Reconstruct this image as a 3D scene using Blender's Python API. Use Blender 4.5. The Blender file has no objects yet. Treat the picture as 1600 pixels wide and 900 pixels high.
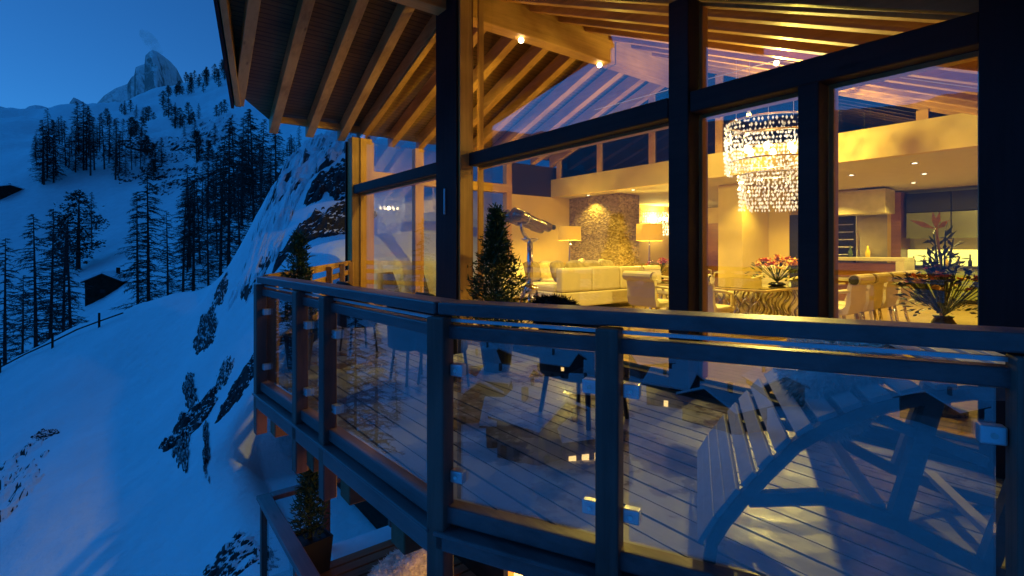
import bpy, math, random
import numpy as np
from mathutils import Vector, Matrix

random.seed(7)
rng = np.random.RandomState(11)
SC = bpy.context.scene
COL = SC.collection
R = math.radians

# ------------------------------------------------------------------ camera / sky / sun / exposure
FPX, CX, HY = 800.0, 800.0, 390.0          # focal length and horizon of the 1600 px wide photograph
cam_d = bpy.data.cameras.new('camera')
cam_d.sensor_width = 36.0
cam_d.lens = 18.0
cam_d.shift_y = (HY - 450.0) / 1600.0
cam_d.clip_start = 0.05
cam_d.clip_end = 30000.0
cam = bpy.data.objects.new('camera', cam_d)
cam.rotation_euler = (R(90), 0, 0)
COL.objects.link(cam)
SC.camera = cam

SUN_EL, SUN_AZ = 22.0, -74.0                # the bright side of the dusk sky, left over the valley
world = bpy.data.worlds.new('World')
SC.world = world
world.use_nodes = True
wn, wl = world.node_tree.nodes, world.node_tree.links
bg = wn['Background']
sky = wn.new('ShaderNodeTexSky')
sky.sky_type = 'NISHITA'
sky.sun_disc = False
sky.sun_elevation = R(SUN_EL)
sky.sun_rotation = R(SUN_AZ)
sky.altitude = 1700
sky.air_density = 1.0
sky.dust_density = 0.3
sky.ozone_density = 4.0
tint = wn.new('ShaderNodeMix')
tint.data_type = 'RGBA'
tint.blend_type = 'MULTIPLY'
tint.inputs[0].default_value = 1.0
tint.inputs[7].default_value = (0.13, 0.50, 0.84, 1.0)   # tungsten white balance of a dusk picture
wl.new(sky.outputs[0], tint.inputs[6])
wl.new(tint.outputs[2], bg.inputs[0])
bg.inputs[1].default_value = 0.05

sun_d = bpy.data.lights.new('sun', 'SUN')
sun_d.energy = 0.75
sun_d.angle = R(84)
sun_d.color = (0.0, 0.28, 1.0)
sun = bpy.data.objects.new('sun', sun_d)
sdir = Vector((math.sin(R(SUN_AZ)), math.cos(R(SUN_AZ)), math.tan(R(SUN_EL))))
sun.rotation_euler = sdir.to_track_quat('Z', 'Y').to_euler()
COL.objects.link(sun)

SC.view_settings.view_transform = 'Standard'
SC.view_settings.look = 'None'
SC.view_settings.exposure = 1.0
SC.view_settings.gamma = 1.0
SC.view_settings.use_curve_mapping = False
SC.render.engine = 'CYCLES'
cy = SC.cycles
cy.use_denoising = True
cy.max_bounces = 8
cy.diffuse_bounces = 3
cy.glossy_bounces = 4
cy.transmission_bounces = 4
cy.transparent_max_bounces = 24
cy.sample_clamp_indirect = 4.0
cy.caustics_reflective = False
cy.caustics_refractive = False

# ------------------------------------------------------------------ frames of reference
TH = math.atan(610.0 / 800.0)
EA = Vector((math.sin(TH), -math.cos(TH), 0))      # along the gable wall, towards the camera
EB = Vector((math.cos(TH), math.sin(TH), 0))       # into the house
UZ = Vector((0, 0, 1))
DECK = -1.35                                       # terrace and living floor, eye level is 0
LOWER = -4.15


def F(a, b, z):
    return EA * a + EB * b + UZ * z


def px(x, y, d):
    return Vector(((x - CX) / FPX * d, d, (HY - y) / FPX * d))


def ab(p):
    return p.dot(EA), p.dot(EB)


# ------------------------------------------------------------------ materials
MATS = {}


def nodes_of(m):
    m.use_nodes = True
    return m.node_tree.nodes, m.node_tree.links, m.node_tree.nodes['Principled BSDF']


def ramp(nt, fac, stops):
    r = nt.nodes.new('ShaderNodeValToRGB')
    el = r.color_ramp.elements
    while len(el) < len(stops):
        el.new(0.5)
    for e, (p, c) in zip(el, stops):
        e.position = p
        e.color = (c[0], c[1], c[2], 1)
    nt.links.new(fac, r.inputs[0])
    return r.outputs[0]


def noise(nt, vec, scale, detail=4, rough=0.55):
    n = nt.nodes.new('ShaderNodeTexNoise')
    n.inputs['Scale'].default_value = scale
    n.inputs['Detail'].default_value = detail
    n.inputs['Roughness'].default_value = rough
    if vec is not None:
        nt.links.new(vec, n.inputs['Vector'])
    return n.outputs[0]


def bump(nt, bsdf, h, strength, dist):
    b = nt.nodes.new('ShaderNodeBump')
    b.inputs['Strength'].default_value = strength
    b.inputs['Distance'].default_value = dist
    nt.links.new(h, b.inputs['Height'])
    nt.links.new(b.outputs[0], bsdf.inputs['Normal'])


def coords(nt, scale=(1, 1, 1), rotz=0.0, kind='pos'):
    if kind == 'pos':
        s = nt.nodes.new('ShaderNodeNewGeometry').outputs['Position']
    else:
        s = nt.nodes.new('ShaderNodeTexCoord').outputs['Object']
    m1 = nt.nodes.new('ShaderNodeMapping')
    m1.inputs['Rotation'].default_value = (0, 0, rotz)
    nt.links.new(s, m1.inputs[0])
    m = nt.nodes.new('ShaderNodeMapping')
    m.inputs['Scale'].default_value = scale
    nt.links.new(m1.outputs[0], m.inputs[0])
    return m.outputs[0]


ROT_A = math.atan2(-EA.y, EA.x)      # turns world so that x runs along EA


def wood(name, c1, c2, axis='a', rough=0.55, scale=3.0, spec=0.35, rotz=None, boards=None):
    """Grained timber; axis is the grain direction in the house frame (a, b or z)."""
    m = bpy.data.materials.new(name)
    n, l, p = nodes_of(m)
    nt = m.node_tree
    st = {'a': (0.06, 1, 1), 'b': (1, 0.06, 1), 'z': (1, 1, 0.06)}[axis]
    v = coords(nt, tuple(scale * k for k in st), ROT_A if rotz is None else rotz)
    g = noise(nt, v, 6.0, 6, 0.65)
    big = noise(nt, coords(nt, (0.7, 0.7, 0.7)), 1.6, 3)
    mx = n.new('ShaderNodeMath')
    mx.operation = 'MULTIPLY_ADD'
    l.new(g, mx.inputs[0])
    mx.inputs[1].default_value = 0.7
    l.new(big, mx.inputs[2])
    col = ramp(nt, mx.outputs[0], [(0.55, c1), (1.05, c2)])
    # knots
    kn = n.new('ShaderNodeTexVoronoi')
    kn.inputs['Scale'].default_value = 2.3
    l.new(coords(nt, tuple(0.25 + 1.2 * k for k in st), ROT_A if rotz is None else rotz), kn.inputs['Vector'])
    kr = ramp(nt, kn.outputs['Distance'], [(0.03, (0.35, 0.3, 0.28)), (0.09, (1, 1, 1))])
    mu = n.new('ShaderNodeMix')
    mu.data_type = 'RGBA'
    mu.blend_type = 'MULTIPLY'
    mu.inputs[0].default_value = 0.7
    l.new(col, mu.inputs[6])
    l.new(kr, mu.inputs[7])
    out = mu.outputs[2]
    hsrc = g
    if boards:
        w = n.new('ShaderNodeTexWave')
        w.wave_type = 'BANDS'
        w.bands_direction = {'a': 'X', 'b': 'Y', 'z': 'Z'}[boards[0]]
        w.inputs['Scale'].default_value = boards[1]
        l.new(coords(nt, (1, 1, 1), ROT_A), w.inputs['Vector'])
        br = ramp(nt, w.outputs[0], [(0.02, (0.25, 0.25, 0.25)), (0.12, (1, 1, 1))])
        mb = n.new('ShaderNodeMix')
        mb.data_type = 'RGBA'
        mb.blend_type = 'MULTIPLY'
        mb.inputs[0].default_value = 0.85
        l.new(out, mb.inputs[6])
        l.new(br, mb.inputs[7])
        out = mb.outputs[2]
    l.new(out, p.inputs['Base Color'])
    p.inputs['Roughness'].default_value = rough
    p.inputs['Specular IOR Level'].default_value = spec
    bump(nt, p, hsrc, 0.25, 0.01)
    MATS[name] = m
    return m


def plain(name, col, rough=0.6, metal=0.0, spec=0.4, var=0.15, scale=4.0, bmp=0.0, bscale=30.0, bdist=0.01):
    m = bpy.data.materials.new(name)
    n, l, p = nodes_of(m)
    nt = m.node_tree
    f = noise(nt, coords(nt), scale, 5)
    lo = tuple(c * (1 - var) for c in col)
    hi = tuple(min(1, c * (1 + var)) for c in col)
    l.new(ramp(nt, f, [(0.3, lo), (0.7, hi)]), p.inputs['Base Color'])
    p.inputs['Roughness'].default_value = rough
    p.inputs['Metallic'].default_value = metal
    p.inputs['Specular IOR Level'].default_value = spec
    if bmp:
        bump(nt, p, noise(nt, coords(nt), bscale, 4), bmp, bdist)
    MATS[name] = m
    return m


def emit(name, col, strength, base=None, sample=True):
    m = bpy.data.materials.new(name)
    n, l, p = nodes_of(m)
    p.inputs['Base Color'].default_value = (*(base or col), 1)
    p.inputs['Emission Color'].default_value = (*col, 1)
    p.inputs['Emission Strength'].default_value = strength
    p.inputs['Roughness'].default_value = 0.6
    if not sample:
        m.cycles.emission_sampling = 'NONE'
    MATS[name] = m
    return m


def glass(name, refl=0.10, ior=1.5, tintc=(1, 1, 1), rough=0.0):
    m = bpy.data.materials.new(name)
    m.use_nodes = True
    n, l = m.node_tree.nodes, m.node_tree.links
    n.remove(n['Principled BSDF'])
    out = n['Material Output']
    tr = n.new('ShaderNodeBsdfTransparent')
    tr.inputs[0].default_value = (*tintc, 1)
    gl = n.new('ShaderNodeBsdfGlossy')
    gl.inputs['Roughness'].default_value = rough
    # Schlick term on |cos|, so that both faces of a pane behave alike
    ge = n.new('ShaderNodeNewGeometry')
    dt_ = n.new('ShaderNodeVectorMath')
    dt_.operation = 'DOT_PRODUCT'
    l.new(ge.outputs['Incoming'], dt_.inputs[0])
    l.new(ge.outputs['Normal'], dt_.inputs[1])
    ab_ = n.new('ShaderNodeMath')
    ab_.operation = 'ABSOLUTE'
    l.new(dt_.outputs['Value'], ab_.inputs[0])
    om = n.new('ShaderNodeMath')
    om.operation = 'SUBTRACT'
    om.inputs[0].default_value = 1.0
    l.new(ab_.outputs[0], om.inputs[1])
    pw = n.new('ShaderNodeMath')
    pw.operation = 'POWER'
    l.new(om.outputs[0], pw.inputs[0])
    pw.inputs[1].default_value = 5.0
    ma = n.new('ShaderNodeMath')
    ma.operation = 'MULTIPLY_ADD'
    ma.use_clamp = True
    l.new(pw.outputs[0], ma.inputs[0])
    ma.inputs[1].default_value = 1.0 - refl
    ma.inputs[2].default_value = refl
    mx = n.new('ShaderNodeMixShader')
    l.new(ma.outputs[0], mx.inputs[0])
    l.new(tr.outputs[0], mx.inputs[1])
    l.new(gl.outputs[0], mx.inputs[2])
    l.new(mx.outputs[0], out.inputs[0])
    MATS[name] = m
    return m


def snow_rock(name, snow=(0.80, 0.82, 0.85), rock=(0.055, 0.05, 0.05), lo=0.45, hi=0.62, nscale=0.5, bumpd=0.05, bscale=1.5, rockbump=True):
    """Snow lies on what faces up, rock shows where it is too steep."""
    m = bpy.data.materials.new(name)
    n, l, p = nodes_of(m)
    nt = m.node_tree
    ge = n.new('ShaderNodeNewGeometry')
    sp = n.new('ShaderNodeSeparateXYZ')
    l.new(ge.outputs['True Normal'], sp.inputs[0])
    nz = noise(nt, ge.outputs['Position'], nscale, 6, 0.65)
    ad = n.new('ShaderNodeMath')
    ad.operation = 'MULTIPLY_ADD'
    l.new(nz, ad.inputs[0])
    ad.inputs[1].default_value = 0.5
    l.new(sp.outputs[2], ad.inputs[2])
    fac = ramp(nt, ad.outputs[0], [(min(0.98, lo), (0, 0, 0)), (min(0.99, hi), (1, 1, 1))])
    rn = noise(nt, ge.outputs['Position'], nscale * 6, 6, 0.7)
    rc = ramp(nt, rn, [(0.3, tuple(c * 0.5 for c in rock)), (0.7, tuple(c * 1.7 for c in rock))])
    sn = ramp(nt, noise(nt, ge.outputs['Position'], nscale * 1.3, 4), [(0.3, tuple(c * 0.9 for c in snow)), (0.7, snow)])
    mx = n.new('ShaderNodeMix')
    mx.data_type = 'RGBA'
    l.new(fac, mx.inputs[0])
    l.new(rc, mx.inputs[6])
    l.new(sn, mx.inputs[7])
    l.new(mx.outputs[2], p.inputs['Base Color'])
    p.inputs['Roughness'].default_value = 0.85
    p.inputs['Specular IOR Level'].default_value = 0.15
    bump(nt, p, noise(nt, ge.outputs['Position'], bscale, 8, 0.6), 0.5, bumpd)
    MATS[name] = m
    return m


wood('beam_wood_a', (0.26, 0.12, 0.03), (0.52, 0.28, 0.09), 'a')
wood('beam_wood_b', (0.30, 0.15, 0.04), (0.58, 0.33, 0.11), 'b')
wood('post_wood', (0.30, 0.14, 0.035), (0.56, 0.30, 0.09), 'z')
wood('ceiling_boards', (0.09, 0.045, 0.015), (0.21, 0.11, 0.037), 'b', boards=('a', 3.2))
wood('dark_cladding', (0.014, 0.007, 0.008), (0.034, 0.018, 0.019), 'z', rough=0.7, spec=0.2)
wood('dark_frame', (0.016, 0.008, 0.008), (0.036, 0.019, 0.018), 'a', rough=0.6, spec=0.25)
wood('rail_wood', (0.07, 0.036, 0.038), (0.22, 0.115, 0.115), 'a', rough=0.36, spec=0.5)
wood('rail_post', (0.08, 0.036, 0.032), (0.24, 0.11, 0.09), 'z', rough=0.55, spec=0.3)
wood('joist_wood', (0.09, 0.04, 0.018), (0.22, 0.10, 0.045), 'b', rough=0.6)
wood('bench_wood', (0.13, 0.06, 0.025), (0.30, 0.15, 0.07), 'b', rough=0.55)
wood('parquet', (0.22, 0.14, 0.075), (0.42, 0.29, 0.17), 'a', rough=0.28, spec=0.5, boards=('b', 2.2))
wood('cabinet_wood', (0.16, 0.065, 0.02), (0.34, 0.15, 0.05), 'a', rough=0.35)
wood('log_wood', (0.012, 0.009, 0.007), (0.04, 0.028, 0.02), 'a', rough=0.8, spec=0.1)
wood('lounger_wood', (0.38, 0.34, 0.31), (0.56, 0.52, 0.48), 'a', rough=0.5, scale=5)
wood('lounger_frame', (0.13, 0.12, 0.11), (0.24, 0.22, 0.20), 'a', rough=0.5, scale=5)


def deck_material(name):
    m = bpy.data.materials.new(name)
    n, l, p = nodes_of(m)
    nt = m.node_tree
    v = coords(nt, (0.25, 4, 4), ROT_A)
    g = noise(nt, v, 5.0, 6, 0.65)
    col = ramp(nt, g, [(0.3, (0.07, 0.05, 0.036)), (0.7, (0.19, 0.14, 0.10))])
    fr = noise(nt, coords(nt, (1, 1, 1)), 1.7, 6, 0.62)
    mask = ramp(nt, fr, [(0.40, (0, 0, 0)), (0.52, (1, 1, 1))])
    mx = n.new('ShaderNodeMix')
    mx.data_type = 'RGBA'
    l.new(mask, mx.inputs[0])
    l.new(col, mx.inputs[6])
    mx.inputs[7].default_value = (0.30, 0.29, 0.30, 1)      # frost on the boards
    l.new(mx.outputs[2], p.inputs['Base Color'])
    rr = ramp(nt, fr, [(0.38, (0.09, 0.09, 0.09)), (0.58, (0.5, 0.5, 0.5))])
    l.new(rr, p.inputs['Roughness'])
    p.inputs['Specular IOR Level'].default_value = 0.6
    bump(nt, p, g, 0.35, 0.01)
    MATS[name] = m


deck_material('deck_boards')
snow_rock('snow_ground', lo=0.40, hi=0.52, nscale=0.35, bumpd=0.16, bscale=2.2)
snow_rock('outcrop', lo=0.50, hi=0.60, nscale=0.9, bumpd=0.25, bscale=2.2)
snow_rock('crag', lo=0.90, hi=0.98, nscale=0.2, bumpd=0.6, bscale=0.6, rock=(0.03, 0.03, 0.03))
snow_rock('bare_rock', lo=0.95, hi=0.985, nscale=1.6, bumpd=0.2, bscale=5.0, rock=(0.035, 0.032, 0.032))
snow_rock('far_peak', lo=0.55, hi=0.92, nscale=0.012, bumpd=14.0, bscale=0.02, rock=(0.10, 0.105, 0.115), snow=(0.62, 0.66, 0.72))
plain('roof_snow', (0.82, 0.84, 0.87), 0.85, spec=0.1, var=0.05, bmp=0.3, bscale=3, bdist=0.05)
plain('larch_bark', (0.055, 0.046, 0.042), 0.9, spec=0.1, var=0.4)
plain('larch_twig', (0.080, 0.070, 0.066), 0.9, spec=0.05, var=0.3)
plain('pine_needles', (0.035, 0.045, 0.035), 0.8, spec=0.15, var=0.4)
plain('pot_needles', (0.055, 0.085, 0.025), 0.6, spec=0.3, var=0.5, scale=12)
plain('pot_black', (0.02, 0.018, 0.018), 0.5, var=0.2)
plain('plaster', (0.66, 0.50, 0.20), 0.8, var=0.10, scale=1.2, spec=0.2)
plain('ceiling_plaster', (0.62, 0.55, 0.40), 0.85, var=0.04, spec=0.2)
plain('wall_plaster', (0.62, 0.44, 0.18), 0.75, var=0.08, scale=1.5, spec=0.2)
plain('cream_leather', (0.80, 0.70, 0.50), 0.5, var=0.05, spec=0.4)
plain('cushion_cloth', (0.45, 0.36, 0.24), 0.8, var=0.35, scale=9)
plain('cushion_dark', (0.20, 0.15, 0.11), 0.8, var=0.3, scale=9)
plain('patterned_rug', (0.35, 0.24, 0.14), 0.9, var=0.6, scale=7)
plain('steel', (0.55, 0.53, 0.50), 0.28, metal=1.0, var=0.08)
plain('chrome', (0.8, 0.78, 0.75), 0.08, metal=1.0, var=0.02)
plain('clamp_metal', (0.72, 0.74, 0.78), 0.30, metal=0.7, var=0.05)
plain('binocular_metal', (0.30, 0.24, 0.18), 0.22, metal=1.0, var=0.1)
plain('black_plastic', (0.012, 0.012, 0.012), 0.35, var=0.1)
plain('wicker', (0.012, 0.011, 0.011), 0.75, var=0.4, scale=40, bmp=0.5, bscale=90)
plain('green_lacquer', (0.30, 0.34, 0.12), 0.25, var=0.05)
plain('counter_stone', (0.62, 0.56, 0.44), 0.35, var=0.12, scale=6)
plain('hood_stone', (0.58, 0.50, 0.36), 0.5, var=0.14, scale=5)
plain('dark_recess', (0.02, 0.017, 0.015), 0.5, var=0.2)
plain('chalet_wall', (0.17, 0.15, 0.14), 0.85, var=0.15)
plain('chalet_wood', (0.035, 0.025, 0.02), 0.8, var=0.3)
plain('leaf', (0.05, 0.085, 0.025), 0.5, var=0.5, scale=20)
plain('leaf_blue', (0.04, 0.06, 0.10), 0.5, var=0.5, scale=20)
plain('petal_orange', (0.75, 0.22, 0.02), 0.5, var=0.25, scale=20)
plain('petal_pink', (0.60, 0.13, 0.20), 0.5, var=0.25, scale=20)
plain('petal_yellow', (0.80, 0.42, 0.04), 0.5, var=0.25, scale=20)
plain('vase_dark', (0.03, 0.03, 0.035), 0.15, var=0.1)
plain('fleece', (0.80, 0.75, 0.66), 0.95, var=0.25, scale=14, spec=0.05, bmp=0.8, bscale=60, bdist=0.02)
plain('fur_dark', (0.02, 0.017, 0.015), 0.95, var=0.4, scale=30, spec=0.05)
plain('table_glass', (0.10, 0.08, 0.05), 0.06, var=0.05, spec=1.0)
plain('table_rim', (0.62, 0.44, 0.20), 0.35, var=0.08)
plain('yellow_paint', (0.85, 0.60, 0.05), 0.5, var=0.04)
glass('window_glass', refl=0.08)
glass('balustrade_glass', refl=0.22, tintc=(0.93, 0.95, 0.97))
glass('inner_glass', refl=0.04)
glass('dark_glass', refl=0.05, tintc=(0.05, 0.05, 0.06))

WARM = (1.0, 0.74, 0.11)
emit('shade_light', (1.0, 0.52, 0.03), 0.22, (0.62, 0.36, 0.05), sample=False)
emit('bulb', (1.0, 0.78, 0.42), 8.0, sample=False)
emit('downlight', (1.0, 0.85, 0.55), 5.0, sample=False)
emit('lit_window', (1.0, 0.50, 0.10), 3.2)
emit('lit_window_far', (1.0, 0.62, 0.22), 2.0, sample=False)
emit('splashback_painted_light', (0.85, 0.80, 0.16), 0.9, sample=False)  # emission stands in for under-cabinet lamp light falling on the splashback


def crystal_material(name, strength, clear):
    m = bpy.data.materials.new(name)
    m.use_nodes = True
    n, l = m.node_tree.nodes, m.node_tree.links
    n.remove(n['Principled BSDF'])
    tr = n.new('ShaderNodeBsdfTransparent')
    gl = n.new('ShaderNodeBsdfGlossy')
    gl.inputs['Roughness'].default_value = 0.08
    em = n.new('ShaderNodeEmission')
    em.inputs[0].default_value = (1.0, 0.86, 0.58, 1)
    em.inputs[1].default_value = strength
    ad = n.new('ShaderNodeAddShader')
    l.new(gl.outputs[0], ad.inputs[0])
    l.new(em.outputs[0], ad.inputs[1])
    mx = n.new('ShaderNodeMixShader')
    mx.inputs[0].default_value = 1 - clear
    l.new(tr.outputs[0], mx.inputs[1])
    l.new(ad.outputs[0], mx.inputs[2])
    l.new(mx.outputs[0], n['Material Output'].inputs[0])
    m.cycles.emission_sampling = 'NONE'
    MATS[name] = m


crystal_material('crystal', 0.42, 0.50)
crystal_material('crystal_bright', 0.8, 0.5)


def mosaic_material(name):
    m = bpy.data.materials.new(name)
    n, l, p = nodes_of(m)
    nt = m.node_tree
    v = n.new('ShaderNodeTexVoronoi')
    v.inputs['Scale'].default_value = 14
    l.new(coords(nt, (1, 1, 1.6), ROT_A), v.inputs['Vector'])
    c = ramp(nt, v.outputs['Color'], [(0.1, (0.16, 0.10, 0.05)), (0.9, (0.46, 0.34, 0.20))])
    l.new(c, p.inputs['Base Color'])
    p.inputs['Roughness'].default_value = 0.8
    bump(nt, p, v.outputs['Distance'], 0.9, 0.03)
    MATS[name] = m


mosaic_material('split_stone')

# ------------------------------------------------------------------ mesh helpers
BASE = {}


class MB:
    def __init__(self):
        self.v, self.f = [], []

    def add(self, vs, fs):
        o = len(self.v)
        self.v += [tuple(p) for p in vs]
        self.f += [tuple(i + o for i in q) for q in fs]
        return self

    def hexa(self, p):            # p: 8 corners, bottom ring then top ring
        return self.add(p, [(3, 2, 1, 0), (4, 5, 6, 7), (0, 1, 5, 4), (1, 2, 6, 5), (2, 3, 7, 6), (3, 0, 4, 7)])

    def fbox(self, a0, a1, b0, b1, z0, z1):
        return self.hexa([F(a0, b0, z0), F(a0, b1, z0), F(a1, b1, z0), F(a1, b0, z0),
                          F(a0, b0, z1), F(a0, b1, z1), F(a1, b1, z1), F(a1, b0, z1)])

    def box(self, x0, x1, y0, y1, z0, z1):
        return self.hexa([(x0, y0, z0), (x1, y0, z0), (x1, y1, z0), (x0, y1, z0),
                          (x0, y0, z1), (x1, y0, z1), (x1, y1, z1), (x0, y1, z1)])

    def beam(self, p0, p1, w, h, up=UZ, drop=0.0):
        """Box from p0 to p1; w across, h along up; the line runs through its middle (drop lowers it)."""
        p0, p1 = Vector(p0), Vector(p1)
        d = (p1 - p0).normalized()
        s = d.cross(up).normalized() * (w / 2)
        t = s.cross(d).normalized() * (h / 2)
        o = -t.normalized() * drop if drop else Vector((0, 0, 0))
        c = []
        for k in (-1, 1):
            for q, sg in ((p0, -1), (p0, 1), (p1, 1), (p1, -1)):
                c.append(q + s * sg + t * k + o)
        return self.hexa(c)

    def tube(self, pts, rad, n=8, cap=True):
        pts = [Vector(p) for p in pts]
        if not hasattr(rad, '__len__'):
            rad = [rad] * len(pts)
        o = len(self.v)
        ref = None
        for i, p in enumerate(pts):
            d = (pts[min(i + 1, len(pts) - 1)] - pts[max(i - 1, 0)])
            d = d.normalized() if d.length > 1e-9 else UZ.copy()
            if ref is None:
                ref = d.orthogonal().normalized()
            s = (ref - d * ref.dot(d))
            s = s.normalized() if s.length > 1e-6 else d.orthogonal().normalized()
            ref = s
            t = d.cross(s)
            for k in range(n):
                an = 2 * math.pi * k / n
                self.v.append(tuple(p + (s * math.cos(an) + t * math.sin(an)) * rad[i]))
        for i in range(len(pts) - 1):
            for k in range(n):
                k2 = (k + 1) % n
                self.f.append((o + i * n + k, o + i * n + k2, o + (i + 1) * n + k2, o + (i + 1) * n + k))
        if cap:
            self.f.append(tuple(o + k for k in reversed(range(n))))
            self.f.append(tuple(o + (len(pts) - 1) * n + k for k in range(n)))
        return self

    def lathe(self, c, prof, n=20, cap=True):
        c = Vector(c)
        o = len(self.v)
        for r, z in prof:
            for k in range(n):
                an = 2 * math.pi * k / n
                self.v.append((c.x + r * math.cos(an), c.y + r * math.sin(an), c.z + z))
        for i in range(len(prof) - 1):
            for k in range(n):
                k2 = (k + 1) % n
                self.f.append((o + i * n + k, o + i * n + k2, o + (i + 1) * n + k2, o + (i + 1) * n + k))
        if cap:
            self.f.append(tuple(o + k for k in reversed(range(n))))
            self.f.append(tuple(o + (len(prof) - 1) * n + k for k in range(n)))
        return self

    def prism(self, poly, vec):
        n = len(poly)
        poly = [Vector(p) for p in poly]
        vec = Vector(vec)
        o = len(self.v)
        self.v += [tuple(p) for p in poly] + [tuple(p + vec) for p in poly]
        self.f.append(tuple(o + i for i in reversed(range(n))))
        self.f.append(tuple(o + n + i for i in range(n)))
        for i in range(n):
            j = (i + 1) % n
            self.f.append((o + i, o + j, o + n + j, o + n + i))
        return self

    def ellipsoid(self, c, rx, ry, rz, nu=14, nv=9, rot=None, power=1.0, jit=0.0, seed=0):
        rr = random.Random(seed)
        c = Vector(c)
        M = rot or Matrix.Identity(3)
        o = len(self.v)

        def sp(t):
            return math.copysign(abs(t) ** power, t)
        for i in range(nv + 1):
            ph = -math.pi / 2 + math.pi * i / nv
            for k in range(nu):
                th = 2 * math.pi * k / nu
                j = 1 + rr.uniform(-jit, jit)
                q = Vector((rx * sp(math.cos(ph)) * sp(math.cos(th)) * j, ry * sp(math.cos(ph)) * sp(math.sin(th)) * j, rz * sp(math.sin(ph)) * j))
                self.v.append(tuple(c + M @ q))
        for i in range(nv):
            for k in range(nu):
                k2 = (k + 1) % nu
                self.f.append((o + i * nu + k, o + i * nu + k2, o + (i + 1) * nu + k2, o + (i + 1) * nu + k))
        return self

    def build(self, name, mat, parent=None, smooth=False, bevel=0.0, local=False):
        me = bpy.data.meshes.new(name)
        if parent is not None:
            org = Vector((0, 0, 0)) if local else BASE[parent.name]
        elif local:
            org = Vector((0, 0, 0))
        else:
            arr = np.array(self.v)
            org = Vector(((arr[:, 0].min() + arr[:, 0].max()) / 2, (arr[:, 1].min() + arr[:, 1].max()) / 2, arr[:, 2].min()))
        me.from_pydata([(x - org.x, y - org.y, z - org.z) for x, y, z in self.v], [], self.f)
        me.materials.append(MATS[mat] if isinstance(mat, str) else mat)
        if smooth:
            me.polygons.foreach_set('use_smooth', [True] * len(me.polygons))
        me.update()
        o = bpy.data.objects.new(name, me)
        COL.objects.link(o)
        if parent is not None:
            o.parent = parent
        else:
            o.location = org
        BASE[o.name] = org
        if bevel:
            bm = o.modifiers.new('bevel', 'BEVEL')
            bm.width = bevel
            bm.segments = 2
            bm.limit_method = 'ANGLE'
        return o


def tag(o, label=None, cat=None, group=None, kind=None):
    if label:
        o['label'] = label
    if cat:
        o['category'] = cat
    if group:
        o['group'] = group
    if kind:
        o['kind'] = kind
    return o


def thing(name, loc, label, cat, group=None, rz=0.0):
    o = bpy.data.objects.new(name, None)
    o.empty_display_size = 0.2
    COL.objects.link(o)
    o.location = Vector(loc)
    o.rotation_euler = (0, 0, rz)
    BASE[o.name] = Vector(loc)
    return tag(o, label, cat, group)


def copy_tree(o, parent=None):
    c = o.copy()
    COL.objects.link(c)
    if parent is not None:
        c.parent = parent
    for ch in list(o.children):
        copy_tree(ch, c)
    return c


def place(proto, loc, rz, label, group=None, scale=1.0, first=False):
    o = proto if first else copy_tree(proto)
    o.location = Vector(loc)
    o.rotation_euler = (0, 0, rz)
    o.scale = (scale,) * 3 if not hasattr(scale, '__len__') else scale
    o['label'] = label
    if group:
        o['group'] = group
    return o


def point_light(name, loc, watts, parent=None, color=WARM, radius=0.1, kind='POINT', spot=None, aim=None):
    d = bpy.data.lights.new(name, kind)
    d.energy = watts
    d.color = color
    d.shadow_soft_size = radius
    if kind == 'SPOT':
        d.spot_size = R(spot)
        d.spot_blend = 0.6
    o = bpy.data.objects.new(name, d)
    COL.objects.link(o)
    loc = Vector(loc)
    if parent is not None:
        o.parent = parent
        o.location = loc - BASE[parent.name]
    else:
        o.location = loc
    if aim is not None:
        o.rotation_euler = (Vector(aim) - loc).to_track_quat('-Z', 'Y').to_euler()
    return o


# ------------------------------------------------------------------ terrain
def vnoise(x, y, seed=0.0):
    xi, yi = np.floor(x), np.floor(y)
    xf, yf = x - xi, y - yi

    def h(i, j):
        s = np.sin(i * 127.1 + j * 311.7 + seed * 74.7) * 43758.5453
        return s - np.floor(s)
    u, v = xf * xf * (3 - 2 * xf), yf * yf * (3 - 2 * yf)
    return (h(xi, yi) * (1 - u) + h(xi + 1, yi) * u) * (1 - v) + (h(xi, yi + 1) * (1 - u) + h(xi + 1, yi + 1) * u) * v - 0.5


def fbm(x, y, oct=4, seed=0.0):
    s, a = 0.0, 1.0
    for k in range(oct):
        s = s + a * vnoise(x * 2 ** k, y * 2 ** k, seed + k)
        a *= 0.5
    return s


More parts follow.
